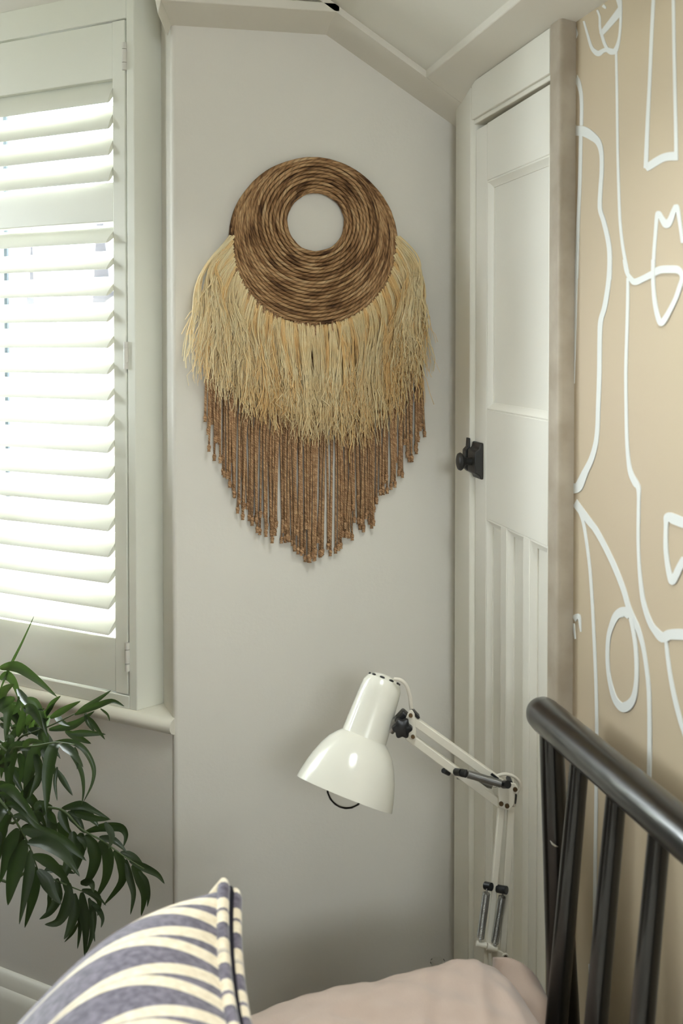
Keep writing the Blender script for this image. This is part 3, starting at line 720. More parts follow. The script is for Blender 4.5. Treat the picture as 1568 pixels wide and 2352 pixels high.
# ------------------------------------------------------------------ bedside table, glass bottle, desk lamp
NZ = .40
nt_ = thing('bedside_table', (-.16, -.38, 0), 'small pale wooden bedside table standing behind the pillow', 'table')
MB().box((-.33, -.52, NZ - .025), (-.03, -.24, NZ)).build('table_top', 'wood_oak', nt_, bevel=.004)
for x in (-.31, -.07):
    for y in (-.50, -.28): MB().box((x, y, 0), (x + .025, y + .025, NZ - .0251)).build('leg', 'wood_oak', nt_, bevel=.003)
MB().box((-.31, -.50, NZ - .09), (-.045, -.49, NZ - .0252)).build('apron', 'wood_oak', nt_)
gb = P(1005, 2207, 1.72)
bt = MB(); bt.lathe([(0, .0), (0, .019), (.004, .021), (.06, .021), (.075, .014), (.082, .0105), (gb.z - NZ - .006, .0105), (gb.z - NZ - .003, .0122), (gb.z - NZ, .0115), (gb.z - NZ, .009), (.08, .009), (.07, .012), (.055, .019), (.006, .019), (.005, 0)], (gb.x, gb.y, NZ + .0002), (0, 0, 1), 32)
tag(bt.build('glass_bottle', 'bulb_glass', smooth='auto', angle=40), 'small clear glass bottle whose rim peeks over the pillow', 'bottle')

LY = 1.68
def L(u, v, d=0): return P(u, v, LY + d)
lamp = thing('desk_lamp', (P(1135, 2300, LY).x, P(1135, 2300, LY).y, NZ), 'white enamel balanced-arm desk lamp beside the bed', 'lamp')
ax = camdir(-.375, -.341, -.94).normalized(); OS = L(836, 1693); kk = LY / F
outer = [(-.1005, .0), (-.1000, .010), (-.0975, .019), (-.092, .0265), (-.083, .0312), (-.07, .0325), (-.035, .0345), (0, .0362), (.0006, .0375), (.006, .0435), (.016, .0525), (.030, .0605), (.048, .068), (.066, .0735), (.082, .0772), (.0895, .0785)]
inner = [(.0895, .0773), (.066, .072), (.048, .0665), (.030, .059), (.016, .051), (.006, .042), (.0, .0345), (-.06, .031), (-.09, .024), (-.0975, .0)]
m = MB(); m.lathe(outer + inner, OS, ax, 64); shade = m.build('lamp_shade', 'lamp_enamel', lamp, smooth='auto', angle=22)
sidev = camdir(0, 1, 0); sidev = (sidev - ax * sidev.dot(ax)).normalized(); perp = ax.cross(sidev)
# vent slots round the dome
for k in range(10):
    a_ = 2 * PI * k / 10 + .31
    rd = sidev * math.cos(a_) + perp * math.sin(a_); tg = ax.cross(rd)
    c = OS + ax * -.0935 + rd * .0250
    nrm = (rd * .62 - ax * .78).normalized()
    MB().tube([c + tg * q * .0042 + nrm * .0004 for q in (-1, -.6, 0, .6, 1)], [.0006, .0016, .0020, .0016, .0006], 8).build('vent_slot', 'black_plastic', shade, smooth=True)
bc = OS + ax * .082
m = MB(); m.lathe([(-.062, .011), (-.05, .012), (-.035, .015), (-.02, .0245), (-.008, .029), (.004, .0298), (.014, .0268), (.022, .019), (.0265, .010), (.028, .0)], bc, ax, 36)
bulb = m.build('light_bulb', 'bulb_glass', lamp, smooth=True)
m = MB(); m.lathe([(-.085, .0), (-.085, .0135), (-.055, .0135), (-.052, .010), (-.052, 0)], bc, ax, 24); m.build('bulb_cap', 'spring_steel', lamp, smooth='auto')
m = MB(); m.tube([bc - ax * .05, bc - ax * .02, bc - ax * .018 + perp * .008, bc - ax * .012 + perp * .010, bc - ax * .012 - perp * .010, bc - ax * .018 - perp * .008], .0004, 5); m.build('filament', 'spring_steel', bulb)

IMG_R = camdir(1, 0, 0); IMG_D = camdir(0, 1, 0)
def bar(p, q, wd, dp, name, mt='lamp_arm_paint', par=None, bev=.0012, off=0):
    p, q = Vector(p), Vector(q); t = (q - p).normalized(); dpt = (IMG_D - t * IMG_D.dot(t)).normalized(); x = t.cross(dpt).normalized()
    return MB().obox(p - x * wd / 2 - dpt * dp / 2 + dpt * off, x * wd, dpt * dp, q - p).build(name, mt, par or lamp, bevel=bev)
def plate(pix, d0, th, name, par=None, mt='lamp_arm_paint', bev=.0015):
    poly = [L(u, v, d0) for u, v in pix]
    return MB().prism(poly, IMG_D * th).build(name, mt, par or lamp, bevel=bev)
def disc(u, v, d, r, th, name, mt, par, n=16):
    c = L(u, v, d); return MB().tube([c, c + IMG_D * th], r, n).build(name, mt, par, smooth='auto')
# upper arm: two channel bars
for name, a_, b_ in (('upper_arm_bar', (944, 1650), (1170, 1812)), ('upper_arm_bar', (935, 1688), (1152, 1848))):
    bar(L(*a_), L(*b_), .0125, .012, name)
# head bracket
hb = plate([(923, 1672), (938, 1634), (946, 1630), (952, 1640), (956, 1696), (948, 1702), (930, 1690)], -.013, .003, 'head_bracket')
plate([(923, 1672), (938, 1634), (946, 1630), (952, 1640), (956, 1696), (948, 1702), (930, 1690)], .011, .003, 'head_bracket')
for u, v in ((943, 1644), (948, 1693)): disc(u, v, -.0155, .0032, .004, 'screw', 'brass_screw', hb)
# chrome socket arm from shade to bracket
m = MB(); m.tube([L(893, 1677), L(905, 1662), L(925, 1655)], [.009, .010, .010], 20); m.build('swivel_sleeve', 'spring_steel', lamp, smooth='auto')
bar(L(912, 1660), L(934, 1636), .016, .020, 'swivel_block', 'black_plastic', bev=.003)
bar(L(944, 1628), L(962, 1647), .004, .016, 'cable_clip', 'black_plastic')
# knob with lobes
kc = L(924, 1676, -.028); m = MB(); secs = []
for t, sc_ in ((0, .55), (.002, .95), (.010, 1.0), (.013, .8)):
    secs.append([kc + IMG_D * t + (IMG_R * math.cos(2 * PI * q / 40) + Vector((0, 0, 1)) * math.sin(2 * PI * q / 40)) * (.0145 * sc_ * (1 + .14 * math.cos(6 * 2 * PI * q / 40))) for q in range(40)])
m.loft(secs); m.build('tightening_knob', 'black_plastic', lamp, smooth='auto', angle=35)
m = MB(); m.tube([kc + IMG_D * .01, kc + IMG_D * .03], .005, 14); m.build('knob_stem', 'black_plastic', lamp)
# elbow bracket
eb = [(1144, 1812), (1150, 1802), (1172, 1797), (1184, 1800), (1189, 1812), (1183, 1824), (1181, 1848), (1171, 1861), (1160, 1861), (1145, 1856)]
e1_ = plate(eb, -.013, .003, 'elbow_bracket'); plate(eb, .011, .003, 'elbow_bracket')
for u, v in ((1183, 1814), (1151, 1847), (1164.5, 1852)): disc(u, v, -.0155, .0036, .004, 'screw', 'brass_screw', e1_)
disc(1172, 1800, -.012, .004, .022, 'spacer', 'black_plastic', lamp); plate([(1184, 1828), (1187, 1826), (1185, 1846), (1182, 1848)], -.008, .014, 'cable_clip', mt='black_plastic', bev=.0005)
plate([(1126, 1780), (1130, 1776), (1146, 1788), (1142, 1791)], -.008, .014, 'cable_clip', mt='black_plastic', bev=.0005)
# lower arm bars
bar(L(1151, 1850), L(1121, 2185), .0095, .012, 'lower_arm_bar'); bar(L(1173, 1850), L(1153, 2195), .0105, .012, 'lower_arm_bar')
# springs
def spring(p, q, R, turns, wire=.0006, name='spring'):
    p, q = Vector(p), Vector(q); t = (q - p).normalized(); x = t.orthogonal().normalized(); y = t.cross(x); n_ = turns * 9
    pts = [p + (q - p) * (i / n_) + (x * math.cos(2 * PI * i / 9) + y * math.sin(2 * PI * i / 9)) * R for i in range(n_ + 1)]
    m = MB(); m.tube(pts, wire, 4)
    m.tube([p + x * R * .5, p - t * .006 + x * R * .4, p - t * .0085, p - t * .006 - x * R * .4, p - x * R * .5], wire, 5); m.tube([q + x * R * .5, q + t * .006 + x * R * .4, q + t * .0085, q + t * .006 - x * R * .4, q - x * R * .5], wire, 5)
    return m.build(name, 'spring_steel', lamp, smooth=True, recalc=False)
spring(L(1074, 1778, -.018), L(1150, 1800, -.018), .0058, 46)
spring(L(1050, 1780, .020), L(1130, 1803, .020), .0058, 46)
spring(L(1117, 2051, -.012), L(1103, 2154, -.012), .0056, 46)
spring(L(1153, 2059, -.012), L(1136, 2166, -.012), .0056, 46)
def bush(a_, b_, r, name='bushing', mt='black_plastic'):
    MB().tube([a_, b_], r, 18).build(name, mt, lamp, smooth='auto')
bush(L(1047, 1773, -.008), L(1060, 1775, -.022), .0058); bush(L(1060, 1775, -.0221), L(1070, 1777, -.026), .0062)
bush(L(1156, 1802, -.014), L(1166, 1802, -.026), .0060); bush(L(1018, 1770, .012), L(1030, 1776, .022), .004)
bush(L(1114, 2034, -.004), L(1128, 2037, -.012), .0062); bush(L(1142, 2041, -.004), L(1163, 2045, -.014), .0062)
# lower pivot bracket, stem and weighted base on the table
lp = plate([(1112, 2166), (1120, 2172), (1124, 2240), (1110, 2240)], -.012, .003, 'pivot_bracket')
bush(L(1094, 2166, -.012), L(1116, 2172, -.012), .0045, 'pivot_pin', 'lamp_arm_paint'); bush(L(1118, 2174, -.013), L(1140, 2180, -.013), .0055, 'pivot_pin', 'lamp_arm_paint')
plate([(1128, 2176), (1152, 2186), (1160, 2192), (1168, 2196), (1166, 2210), (1180, 2240), (1128, 2240)], -.012, .003, 'pivot_bracket')
disc(1161, 2199, -.0155, .0050, .004, 'pivot_hole', 'lamp_arm_paint', lp); disc(1161, 2199, -.0165, .0028, .002, 'screw', 'brass_screw', lp)
b0 = L(1140, 2235); m = MB(); m.tube([b0 + Vector((0, 0, -.01)), Vector((b0.x, b0.y, NZ + .02))], .009, 20); m.build('stem', 'lamp_arm_paint', lamp, smooth='auto')
m = MB(); m.lathe([(0, 0), (0, .058), (.004, .060), (.016, .058), (.022, .050), (.024, .012), (.024, 0)], (b0.x, b0.y, NZ), (0, 0, 1), 48); m.build('base', 'lamp_enamel', lamp, smooth='auto')
# cable
cb = spline([L(905, 1560, .002), L(920, 1562), L(933, 1575), L(941, 1600), L(944, 1625), L(948, 1640)], 6)
MB().tube(cb, .0030, 10).build('cable', 'lamp_cable', lamp, smooth=True)
cb = spline([L(1132, 1792), L(1142, 1782), L(1160, 1778), L(1180, 1784), L(1193, 1798), L(1192, 1812), L(1186, 1822), L(1180, 1850)], 6)
MB().tube(cb, .0026, 10).build('cable', 'lamp_cable', lamp, smooth=True)

# ------------------------------------------------------------------ bed: headboard rail, post, spindles; base; mattress
RX, RZ = -.070, 1.000
bed = thing('bed', (-1.0, -1.25, 0), 'black spindle-back bed frame with thick round top rail', 'bed')
y_end = -.587
pts = [Vector((RX, y_end + .004, RZ)), Vector((RX, y_end + .002, RZ)), Vector((RX, y_end - .004, RZ)), Vector((RX, y_end - .014, RZ)), Vector((RX, y_end - .03, RZ)), Vector((RX, -1.2, RZ)), Vector((RX, -1.96, RZ))]
m = MB(); m.tube(pts, [.006, .0135, .0195, .0235, .0250, .0252, .0252], 40); m.build('top_rail', 'bed_lacquer', bed, smooth='auto', angle=60)
def spindle(yt, xt, zt, yb_, xb, zb_, r0, r1, r2, name='spindle'):
    a_, b_ = Vector((xt, yt, zt)), Vector((xb, yb_, zb_)); n_ = 10
    MB().tube([a_ + (b_ - a_) * i / n_ for i in range(n_ + 1)], [r0 + (r1 - r0) * min(1, i / n_ * 2) if i < n_ / 2 else r1 + (r2 - r1) * (i / n_ * 2 - 1) for i in range(n_ + 1)], 20).build(name, 'bed_lacquer', bed, smooth='auto')
spindle(-.634, RX, RZ - .01, -.634, -.0195, .0, .0165, .0235, .0245, 'post')
spindle(-1.91, RX, RZ - .01, -1.91, -.0195, .0, .0165, .0235, .0245, 'post')
for k in range(11):
    y = -.7285 - .1035 * k
    if y < -1.87: break
    spindle(y, RX, RZ - .01, y - .0, RX - .062, .30, .0125, .0145, .0145)
MB().box((-2.05, -1.94, .22), (-.115, -.60, .31)).build('bed_base', 'bed_lacquer', bed, bevel=.01)
for x in (-2.0, -.2):
    for y in (-1.9, -.68): MB().tube([(x, y, .22), (x, y, 0)], [.028, .02], 16).build('leg', 'bed_lacquer', bed)
m = MB(); m.box((-2.03, -1.93, .3105), (-.165, -.61, .535)); tag(m.build('mattress', 'mattress_cloth', bevel=.04, bseg=5), 'pale cloth mattress on the black bed frame', 'mattress')

pa, pz_ = Vector((RX, -.634, RZ - .01)), Vector((-.0195, -.634, 0))
qs = []
for u_, v_ in ((1263, 1931), (1268, 1938), (1275, 1943), (1281, 1945)):
    d_ = (P(u_, v_, 1.0) - CAM).normalized(); f_ = pa + (pz_ - pa) * .2
    hit = on(u_, v_, (0, -.634 - .018), (0, 1)); qs.append(hit + d_ * -.003)
MB().tube(qs, [.0004, .0012, .0012, .0004], 6).build('paint_chip', 'mural_line', bed, smooth=True)
# ------------------------------------------------------------------ linen pillow
pil = thing('pillow', (-.33, -.83, .55), 'dusty pink linen pillow with a gathered flange end', 'pillow')
NXp, NYp = 90, 70
def noise2(x, y, seed=0):
    return (math.sin(x * 7.1 + seed) * math.cos(y * 5.3 + seed * 1.7) + .5 * math.sin(x * 15.7 + y * 9.1 + seed * 2.3) + .3 * math.sin(x * 27 - y * 19 + seed))
pc = Vector((-.345, -.785, .583))
def pillow_grid(sgn):
    rows = []
    for j in range(NYp + 1):
        row = []
        for i in range(NXp + 1):
            a_ = -1 + 2 * i / NXp; b_ = -1 + 2 * j / NYp
            pin = 1 - .05 * (1 - abs(b_) ** 2) * abs(a_) ** 4
            x = a_ * .226 * (1 - .06 * (1 - b_ * b_) * (abs(a_) ** 6)); y = b_ * .215 * (1 - .07 * (1 - a_ * a_) * abs(b_) ** 6)
            e = max(0, (1 - abs(a_) ** (2.4 if a_ < 0 else 7))) ** .55 * max(0, (1 - abs(b_) ** 2.6)) ** .5
            h = (.108 + .012 * a_) * e if sgn > 0 else -.047 * e
            if sgn > 0:
                wr = .0030 * noise2(a_ * 1.3 + .4 * b_, b_ * 1.1, 1.3) * e + .0035 * math.exp(-((a_ - .75 + .35 * b_ * b_) / .04) ** 2) * e + .003 * math.exp(-((b_ - .45 - .3 * a_) / .07) ** 2) * e - .003 * math.exp(-((b_ - .2 + .5 * a_) / .06) ** 2) * e + .004 * math.exp(-((a_ - .55 - .25 * b_) / .05) ** 2) * e - .004 * math.exp(-((a_ - .3 - .3 * b_) / .06) ** 2) * e + .003 * math.exp(-((a_ + .1 + .5 * b_) / .08) ** 2) * e
                h += wr
            tilt = .010 * a_
            row.append(pc + Vector((x, y, h + tilt)))
        rows.append(row)
    return rows
m = MB()
for sgn in (1, -1):
    g = pillow_grid(sgn); vs = [p for r in g for p in r]; n_ = NXp + 1
    fs = [(j * n_ + i, j * n_ + i + 1, (j + 1) * n_ + i + 1, (j + 1) * n_ + i) for j in range(NYp) for i in range(NXp)]
    m.add(vs, fs if sgn > 0 else [f[::-1] for f in fs])
m.build('pillow_body', 'pillow_linen', pil, smooth=True, recalc=False)
# gathered flange on the headboard end
m = MB(); secs = []
nf_ = 90
for j in range(nf_ + 1):
    b_ = -1 + 2 * j / nf_; y = pc.y + b_ * .222
    g = pc + Vector((.222, 0, .016)); wv = math.sin(b_ * 15) * .004 + math.sin(b_ * 7.3 + 1) * .006
    far = 1 / (1 + math.exp(-(b_ - .42) * 14)); ext = (.014 + .046 * far) * max(0, 1 - abs(b_) ** 9) ** .5 + .002
    rise = .036 * far
    sec = []
    for q in range(9):
        f = q / 8; sec.append(Vector((g.x - .006 + ext * f, y + .010 * far * f * (1 - b_), g.z - .004 + wv * f + rise * math.sin(f * 2.6) + .004 * math.sin(f * 5 + b_ * 9) * f)))
    secs.append(sec + [p + Vector((0, 0, -.004)) for p in sec[::-1]])
m.loft(secs); m.build('flange', 'pillow_linen', pil, smooth=True)

# ------------------------------------------------------------------ patterned cushion
cu = thing('cushion', (-.72, -1.04, .52), 'purple and cream leaf-patterned cushion with piped edge leaning on the pillow', 'cushion')
T0 = P(524, 2040, 1.2)
ex = Vector((-.71, 0, -.704)).normalized()           # down the face, away from the headboard
ey = Vector((0, -1, 0)); en = ex.cross(ey).normalized()
if en.z < 0: en = -en
CS = .43; NC = 150
def cpt(a_, b_, sgn):
    """a_ 0..1 down from the top edge, b_ 0..1 along the top edge from the far corner"""
    A_, B_ = 2 * a_ - 1, 2 * b_ - 1
    pinch = .055
    a2 = a_ + pinch * (0 - A_) * (1 - B_ * B_) * abs(A_); b2 = b_ + pinch * (0 - B_) * (1 - A_ * A_) * abs(B_)
    e = max(0, 1 - abs(A_) ** (3.6 if A_ < 0 else 2.2)) ** .55 * max(0, 1 - abs(B_) ** 3.4) ** .55
    p = T0 + ex * a2 * CS + ey * b2 * CS
    return p + en * sgn * (.122 if sgn > 0 else .07) * e
def patt(a_, b_):
    """signed: positive on the cream ground, negative on the purple leaves and stems"""
    Lp = .155; row = math.floor(a_ / .84 + .02); sm = lambda t: t * t * (3 - 2 * t)
    tri = abs(((a_ + .017) / .84) % 1 - .5) * 2
    p = (b_ / Lp + .22) % 1; dl_ = abs(p - .5); ds = min(p, 1 - p)
    wl_ = .022 + .432 * (1 - sm(tri)) ** .34
    ws = .016 + .10 * max(0, 1 - a_ / .10) ** 1.5
    return min(dl_ - wl_, ds - ws)
def cushion_panel(sgn, name):
    g = [[cpt(i / NC, j / NC, sgn) for i in range(NC + 1)] for j in range(NC + 1)]; n_ = NC + 1
    m = MB(); m.add([p for r in g for p in r], [(j * n_ + i, j * n_ + i + 1, (j + 1) * n_ + i + 1, (j + 1) * n_ + i) for j in range(NC) for i in range(NC)])
    o = m.build(name, 'cushion_print', cu, smooth=True)
    at = o.data.attributes.new('pat', 'FLOAT', 'POINT')
    at.data.foreach_set('value', [patt(i / NC, j / NC) for j in range(NC + 1) for i in range(NC + 1)])
    return o
def cushmat():
    m = bpy.data.materials.new('cushion_print'); m.use_nodes = True; t = m.node_tree; b = t.nodes['Principled BSDF']
    b.inputs['Roughness'].default_value = .9; b.inputs['Specular IOR Level'].default_value = .15; b.inputs['Sheen Weight'].default_value = .4
    at = t.nodes.new('ShaderNodeAttribute'); at.attribute_name = 'pat'
    mr = t.nodes.new('ShaderNodeMapRange'); mr.inputs['From Min'].default_value = -.012; mr.inputs['From Max'].default_value = .012; t.links.new(at.outputs['Fac'], mr.inputs['Value'])
    co = t.nodes.new('ShaderNodeTexCoord'); n = t.nodes.new('ShaderNodeTexNoise'); n.inputs['Scale'].default_value = 130; n.inputs['Detail'].default_value = 6
    mp = t.nodes.new('ShaderNodeMapping'); mp.inputs['Scale'].default_value = (1, 1, .35); t.links.new(co.outputs['Object'], mp.inputs[0]); t.links.new(mp.outputs[0], n.inputs['Vector'])
    r1 = t.nodes.new('ShaderNodeValToRGB'); t.links.new(n.outputs['Fac'], r1.inputs[0])
    r1.color_ramp.elements[0].position = .35; r1.color_ramp.elements[0].color = lin((66, 60, 72)); r1.color_ramp.elements[1].position = .72; r1.color_ramp.elements[1].color = lin((112, 104, 116))
    r2 = t.nodes.new('ShaderNodeValToRGB'); t.links.new(n.outputs['Fac'], r2.inputs[0])
    r2.color_ramp.elements[0].position = .3; r2.color_ramp.elements[0].color = lin((206, 190, 160)); r2.color_ramp.elements[1].position = .7; r2.color_ramp.elements[1].color = lin((224, 212, 186))
    mx = t.nodes.new('ShaderNodeMix'); mx.data_type = 'RGBA'; t.links.new(mr.outputs[0], mx.inputs[0]); t.links.new(r1.outputs[0], mx.inputs[6]); t.links.new(r2.outputs[0], mx.inputs[7]); t.links.new(mx.outputs[2], b.inputs['Base Color'])
    bp = t.nodes.new('ShaderNodeBump'); bp.inputs['Strength'].default_value = .3; bp.inputs['Distance'].default_value = .002; t.links.new(n.outputs['Fac'], bp.inputs['Height']); t.links.new(bp.outputs[0], b.inputs['Normal'])
    MATS['cushion_print'] = m
cushmat()
cushion_panel(1, 'front_panel'); cushion_panel(-1, 'back_panel')
# piped seam: two rolls either side of the dark seam, round the edge
def seam(off, r, mt, name):
    pts = []; pv = []
    for (a0, b0, a1, b1) in ((0, 0, 0, 1), (0, 1, 1, 1), (1, 1, 1, 0), (1, 0, 0, 0)):
        for k in range(60):
            f = k / 60; a_ = a0 + (a1 - a0) * f; b_ = b0 + (b1 - b0) * f; pts.append(cpt(a_, b_, 1) + en * off); pv.append((a_, b_))
    m = MB(); m.tube(pts, r, 10, closed=True); o = m.build(name, mt, cu, smooth=True, recalc=False)
    if mt == 'cushion_print':
        at = o.data.attributes.new('pat', 'FLOAT', 'POINT'); at.data.foreach_set('value', [patt(a_ + .05, b_) for a_, b_ in pv for _ in range(10)])
seam(.007, .0072, 'cushion_print', 'piping'); seam(-.012, .0075, 'cushion_print', 'piping'); seam(-.003, .0048, 'cushion_seam', 'seam_tape')

# ------------------------------------------------------------------ potted palm
pb = Vector((-1.16, -.02, 0)); 
palm = thing('potted_palm', (pb.x, pb.y, .8003), 'dark green parlour palm with drooping fronds in front of the window', 'plant')
CH = .80; PZ = 1.04
ch = thing('shade_chest', (-1.40, -.16, 0), 'dark wooden chest added under the potted palm to shade the low wall', 'chest')  # unseen chest, added to keep light off the wall under the sill
MB().box((-1.78, -.46, .06), (-.99, .12, CH - .025)).build('body', 'dark_wood', ch, bevel=.004)
MB().box((-1.80, -.48, CH - .0249), (-.975, .13, CH)).build('chest_top', 'dark_wood', ch, bevel=.005)
for x in (-1.74, -1.08):
    for y in (-.42, .05): MB().tube([(x, y, .06), (x, y, 0)], [.022, .014], 12).build('leg', 'dark_wood', ch)
for k in range(3):
    d_ = MB().box((-1.76, -.474, .08 + .232 * k), (-1.01, -.4605, .295 + .232 * k)).build('drawer', 'dark_wood', ch, bevel=.003)
    for x in (-1.6, -1.17): MB().lathe([(0, 0), (0, .006), (.012, .007), (.018, .013), (.024, .010), (.025, 0)], (x, -.474, .188 + .232 * k), (0, -1, 0), 16).build('knob', 'brass_screw', d_, smooth=True)
m = MB(); m.lathe([(0, 0), (0, .075), (.01, .08), (.20, .105), (.205, .115), (.24, .115), (.24, .104), (.20, .098), (.19, .0)], (pb.x, pb.y, CH + .0003), (0, 0, 1), 40); m.build('pot', 'terracotta', palm, smooth='auto')
m = MB(); m.lathe([(0, 0), (.001, .098), (-.012, .096), (-.012, 0)], (pb.x, pb.y, CH + .218), (0, 0, 1), 30); m.build('soil', 'soil', palm)
Q1 = (0, 1400, 3.733); Q2 = (0, 1760, 3.733)
rl = random.Random(11)
def leaf(pts3, width, par, mt='palm_leaf', roll=0):
    c = spline([tuple(p) for p in pts3], 5); N = len(c) - 1; m = MB(); vs = []
    for i, p in enumerate(c):
        p = Vector(p); t = i / N
        tg = Vector(c[min(N, i + 1)]) - Vector(c[max(0, i - 1)]); tg.normalize()
        vw = (p - CAM).normalized(); sd = tg.cross(vw)
        if sd.length < 1e-4: sd = tg.orthogonal()
        sd.normalize(); nn = sd.cross(tg).normalized()
        sd = sd * math.cos(roll) + nn * math.sin(roll); nn = sd.cross(tg).normalized()
        wd = width / 2 * (min(1, (t + .03) / .34) ** .6 * max(0, 1 - max(0, (t - .30) / .70) ** 1.7) if t < 1 else 0) + .0003
        fold = -.30 * wd
        vs += [p + sd * wd + nn * fold, p + sd * wd * .5 + nn * fold * .35, p - nn * fold * .2, p - sd * wd * .5 + nn * fold * .35, p - sd * wd + nn * fold]
    fs = []
    for i in range(N):
        for k in range(4): fs.append((i * 5 + k, i * 5 + k + 1, i * 5 + k + 6, i * 5 + k + 5))
    m.add(vs, fs)
    return m.build('leaflet', mt, par, smooth=True, recalc=False)
def frond(rach, leaves, crop, Y, dY=.0, young=()):
    ox, oy, s = crop
    px = lambda x, y, d=0: P(ox + x / s, oy + y / s, Y + d)
    r3 = [px(x, y, dY * i / max(1, len(rach) - 1)) for i, (x, y) in enumerate(rach)]
    root = Vector((pb.x + rl.uniform(-.04, .04), pb.y + rl.uniform(-.04, .04), PZ - .03))
    mid = (root + r3[0]) / 2 + Vector((0, 0, .06))
    c = spline([tuple(p) for p in [root, mid] + r3], 6)
    fr = MB().tube(c, [.0034 * (1 - .75 * i / (len(c) - 1)) for i in range(len(c))], 7).build('frond', 'palm_stem', palm, smooth=True)
    for k, lf in enumerate(leaves):
        pts, wd = lf[:-1], lf[-1]
        n_ = len(pts); d0 = rl.uniform(-.02, .02); dd = rl.uniform(-.05, .03)
        p3 = [px(x, y, d0 + dd * i / (n_ - 1)) for i, (x, y) in enumerate(pts)]
        leaf(p3, wd / s * Y / F * 1.12, fr, 'palm_leaf_young' if k in young else 'palm_leaf', rl.uniform(-.5, .5))
frond([(0, 1130), (200, 1080), (420, 1000), (640, 895)], [
 ((0, 690), (90, 480), (190, 280), (290, 60), 20), ((0, 500), (140, 490), (300, 590), (490, 750), 78), ((0, 600), (60, 560), (130, 640), (190, 840), 74),
 ((0, 800), (40, 700), (120, 640), 84), ((150, 680), (230, 800), (370, 870), 62), ((660, 885), (800, 800), (950, 695), 44), ((640, 900), (820, 830), (960, 785), (1065, 830), 46),
 ((430, 930), (560, 850), (690, 785), 52), ((400, 900), (450, 800), (520, 740), 42), ((420, 1030), (600, 1000), (700, 950), (810, 870), 62),
 ((260, 1040), (300, 960), (345, 945), 58), ((350, 1060), (390, 980), (430, 900), 70), ((600, 1060), (750, 1060), (905, 1070), 52), ((750, 920), (820, 1000), (900, 1115), 42),
 ((730, 890), (760, 980), (810, 1050), 42), ((860, 850), (920, 900), (940, 955), 16), ((150, 1090), (180, 1000), (205, 880), (190, 800), 64), ((80, 1130), (140, 1040), (220, 990), 54),
 ((0, 930), (60, 960), (110, 1010), 38), ((0, 980), (50, 1010), (100, 1055), 34), ((560, 1040), (680, 1100), (780, 1150), 58), ((300, 870), (360, 940), (420, 930), 60),
 ((200, 1000), (290, 900), (380, 850), 60), ((480, 900), (520, 960), (600, 1000), 50), ((90, 900), (150, 830), (160, 740), 50), ((300, 1010), (380, 900), (470, 800), 60), ((0, 830), (80, 810), (160, 800), 40)],
 Q1, 1.90, -.06, young=(10, 11))
frond([(0, 1170), (130, 1180), (300, 1170), (480, 1140), (640, 1160)], [
 ((130, 1195), (60, 1180), (20, 1230), (0, 1300), 62), ((260, 1195), (150, 1180), (95, 1290), (80, 1480), (112, 1570), 98), ((385, 1160), (320, 1190), (270, 1330), (235, 1500), (205, 1690), 104),
 ((500, 1145), (455, 1200), (415, 1400), (405, 1580), (396, 1745), 104), ((470, 1135), (600, 1130), (720, 1200), (800, 1350), (790, 1490), (715, 1650), 42), ((510, 1160), (600, 1220), (690, 1380), (715, 1540), (700, 1675), 40),
 ((480, 1370), (560, 1500), (622, 1595), 46), ((520, 1160), (620, 1230), (712, 1352), 66), ((640, 1180), (665, 1260), (660, 1370), 24), ((0, 1210), (20, 1300), (10, 1450), 50), ((160, 1230), (190, 1330), (170, 1500), 60), ((300, 1230), (340, 1400), (250, 1620), 70), ((0, 1340), (60, 1330), (90, 1300), 40), ((350, 1380), (300, 1480), (200, 1600), (130, 1680), 80), ((490, 1350), (470, 1480), (490, 1640), 30), ((200, 1180), (260, 1130), (380, 1140), 50), ((100, 1170), (80, 1100), (40, 1120), 60)],
 Q1, 1.80, -.03)
frond([(0, 290), (110, 430), (240, 660), (325, 890)], [
 ((0, 180), (90, 200), (180, 300), (240, 400), 74), ((0, 235), (140, 270), (250, 390), (335, 500), 74), ((40, 330), (130, 330), (240, 410), (330, 520), (500, 595), 62), ((110, 430), (200, 430), (300, 500), (345, 545), 52),
 ((190, 540), (330, 560), (560, 650), (740, 812), 116), ((240, 650), (380, 660), (520, 740), (600, 830), (682, 945), 104), ((280, 760), (400, 800), (520, 910), (608, 1035), 94), ((320, 890), (400, 980), (450, 1090), (525, 1185), 94),
 ((100, 430), (40, 500), (10, 620), (0, 800), 104), ((150, 530), (90, 640), (50, 800), (0, 1000), 114), ((215, 630), (150, 800), (100, 1000), (68, 1192), 138), ((260, 720), (250, 900), (215, 1100), (165, 1355), 84),
 ((300, 860), (290, 1000), (275, 1150), (212, 1385), 104), ((330, 890), (380, 1000), (430, 1080), (480, 1160), 60), ((0, 560), (-60, 700), (-80, 900), 100), ((40, 330), (0, 400), (-60, 560), 90)],
 Q2, 1.70, .05)
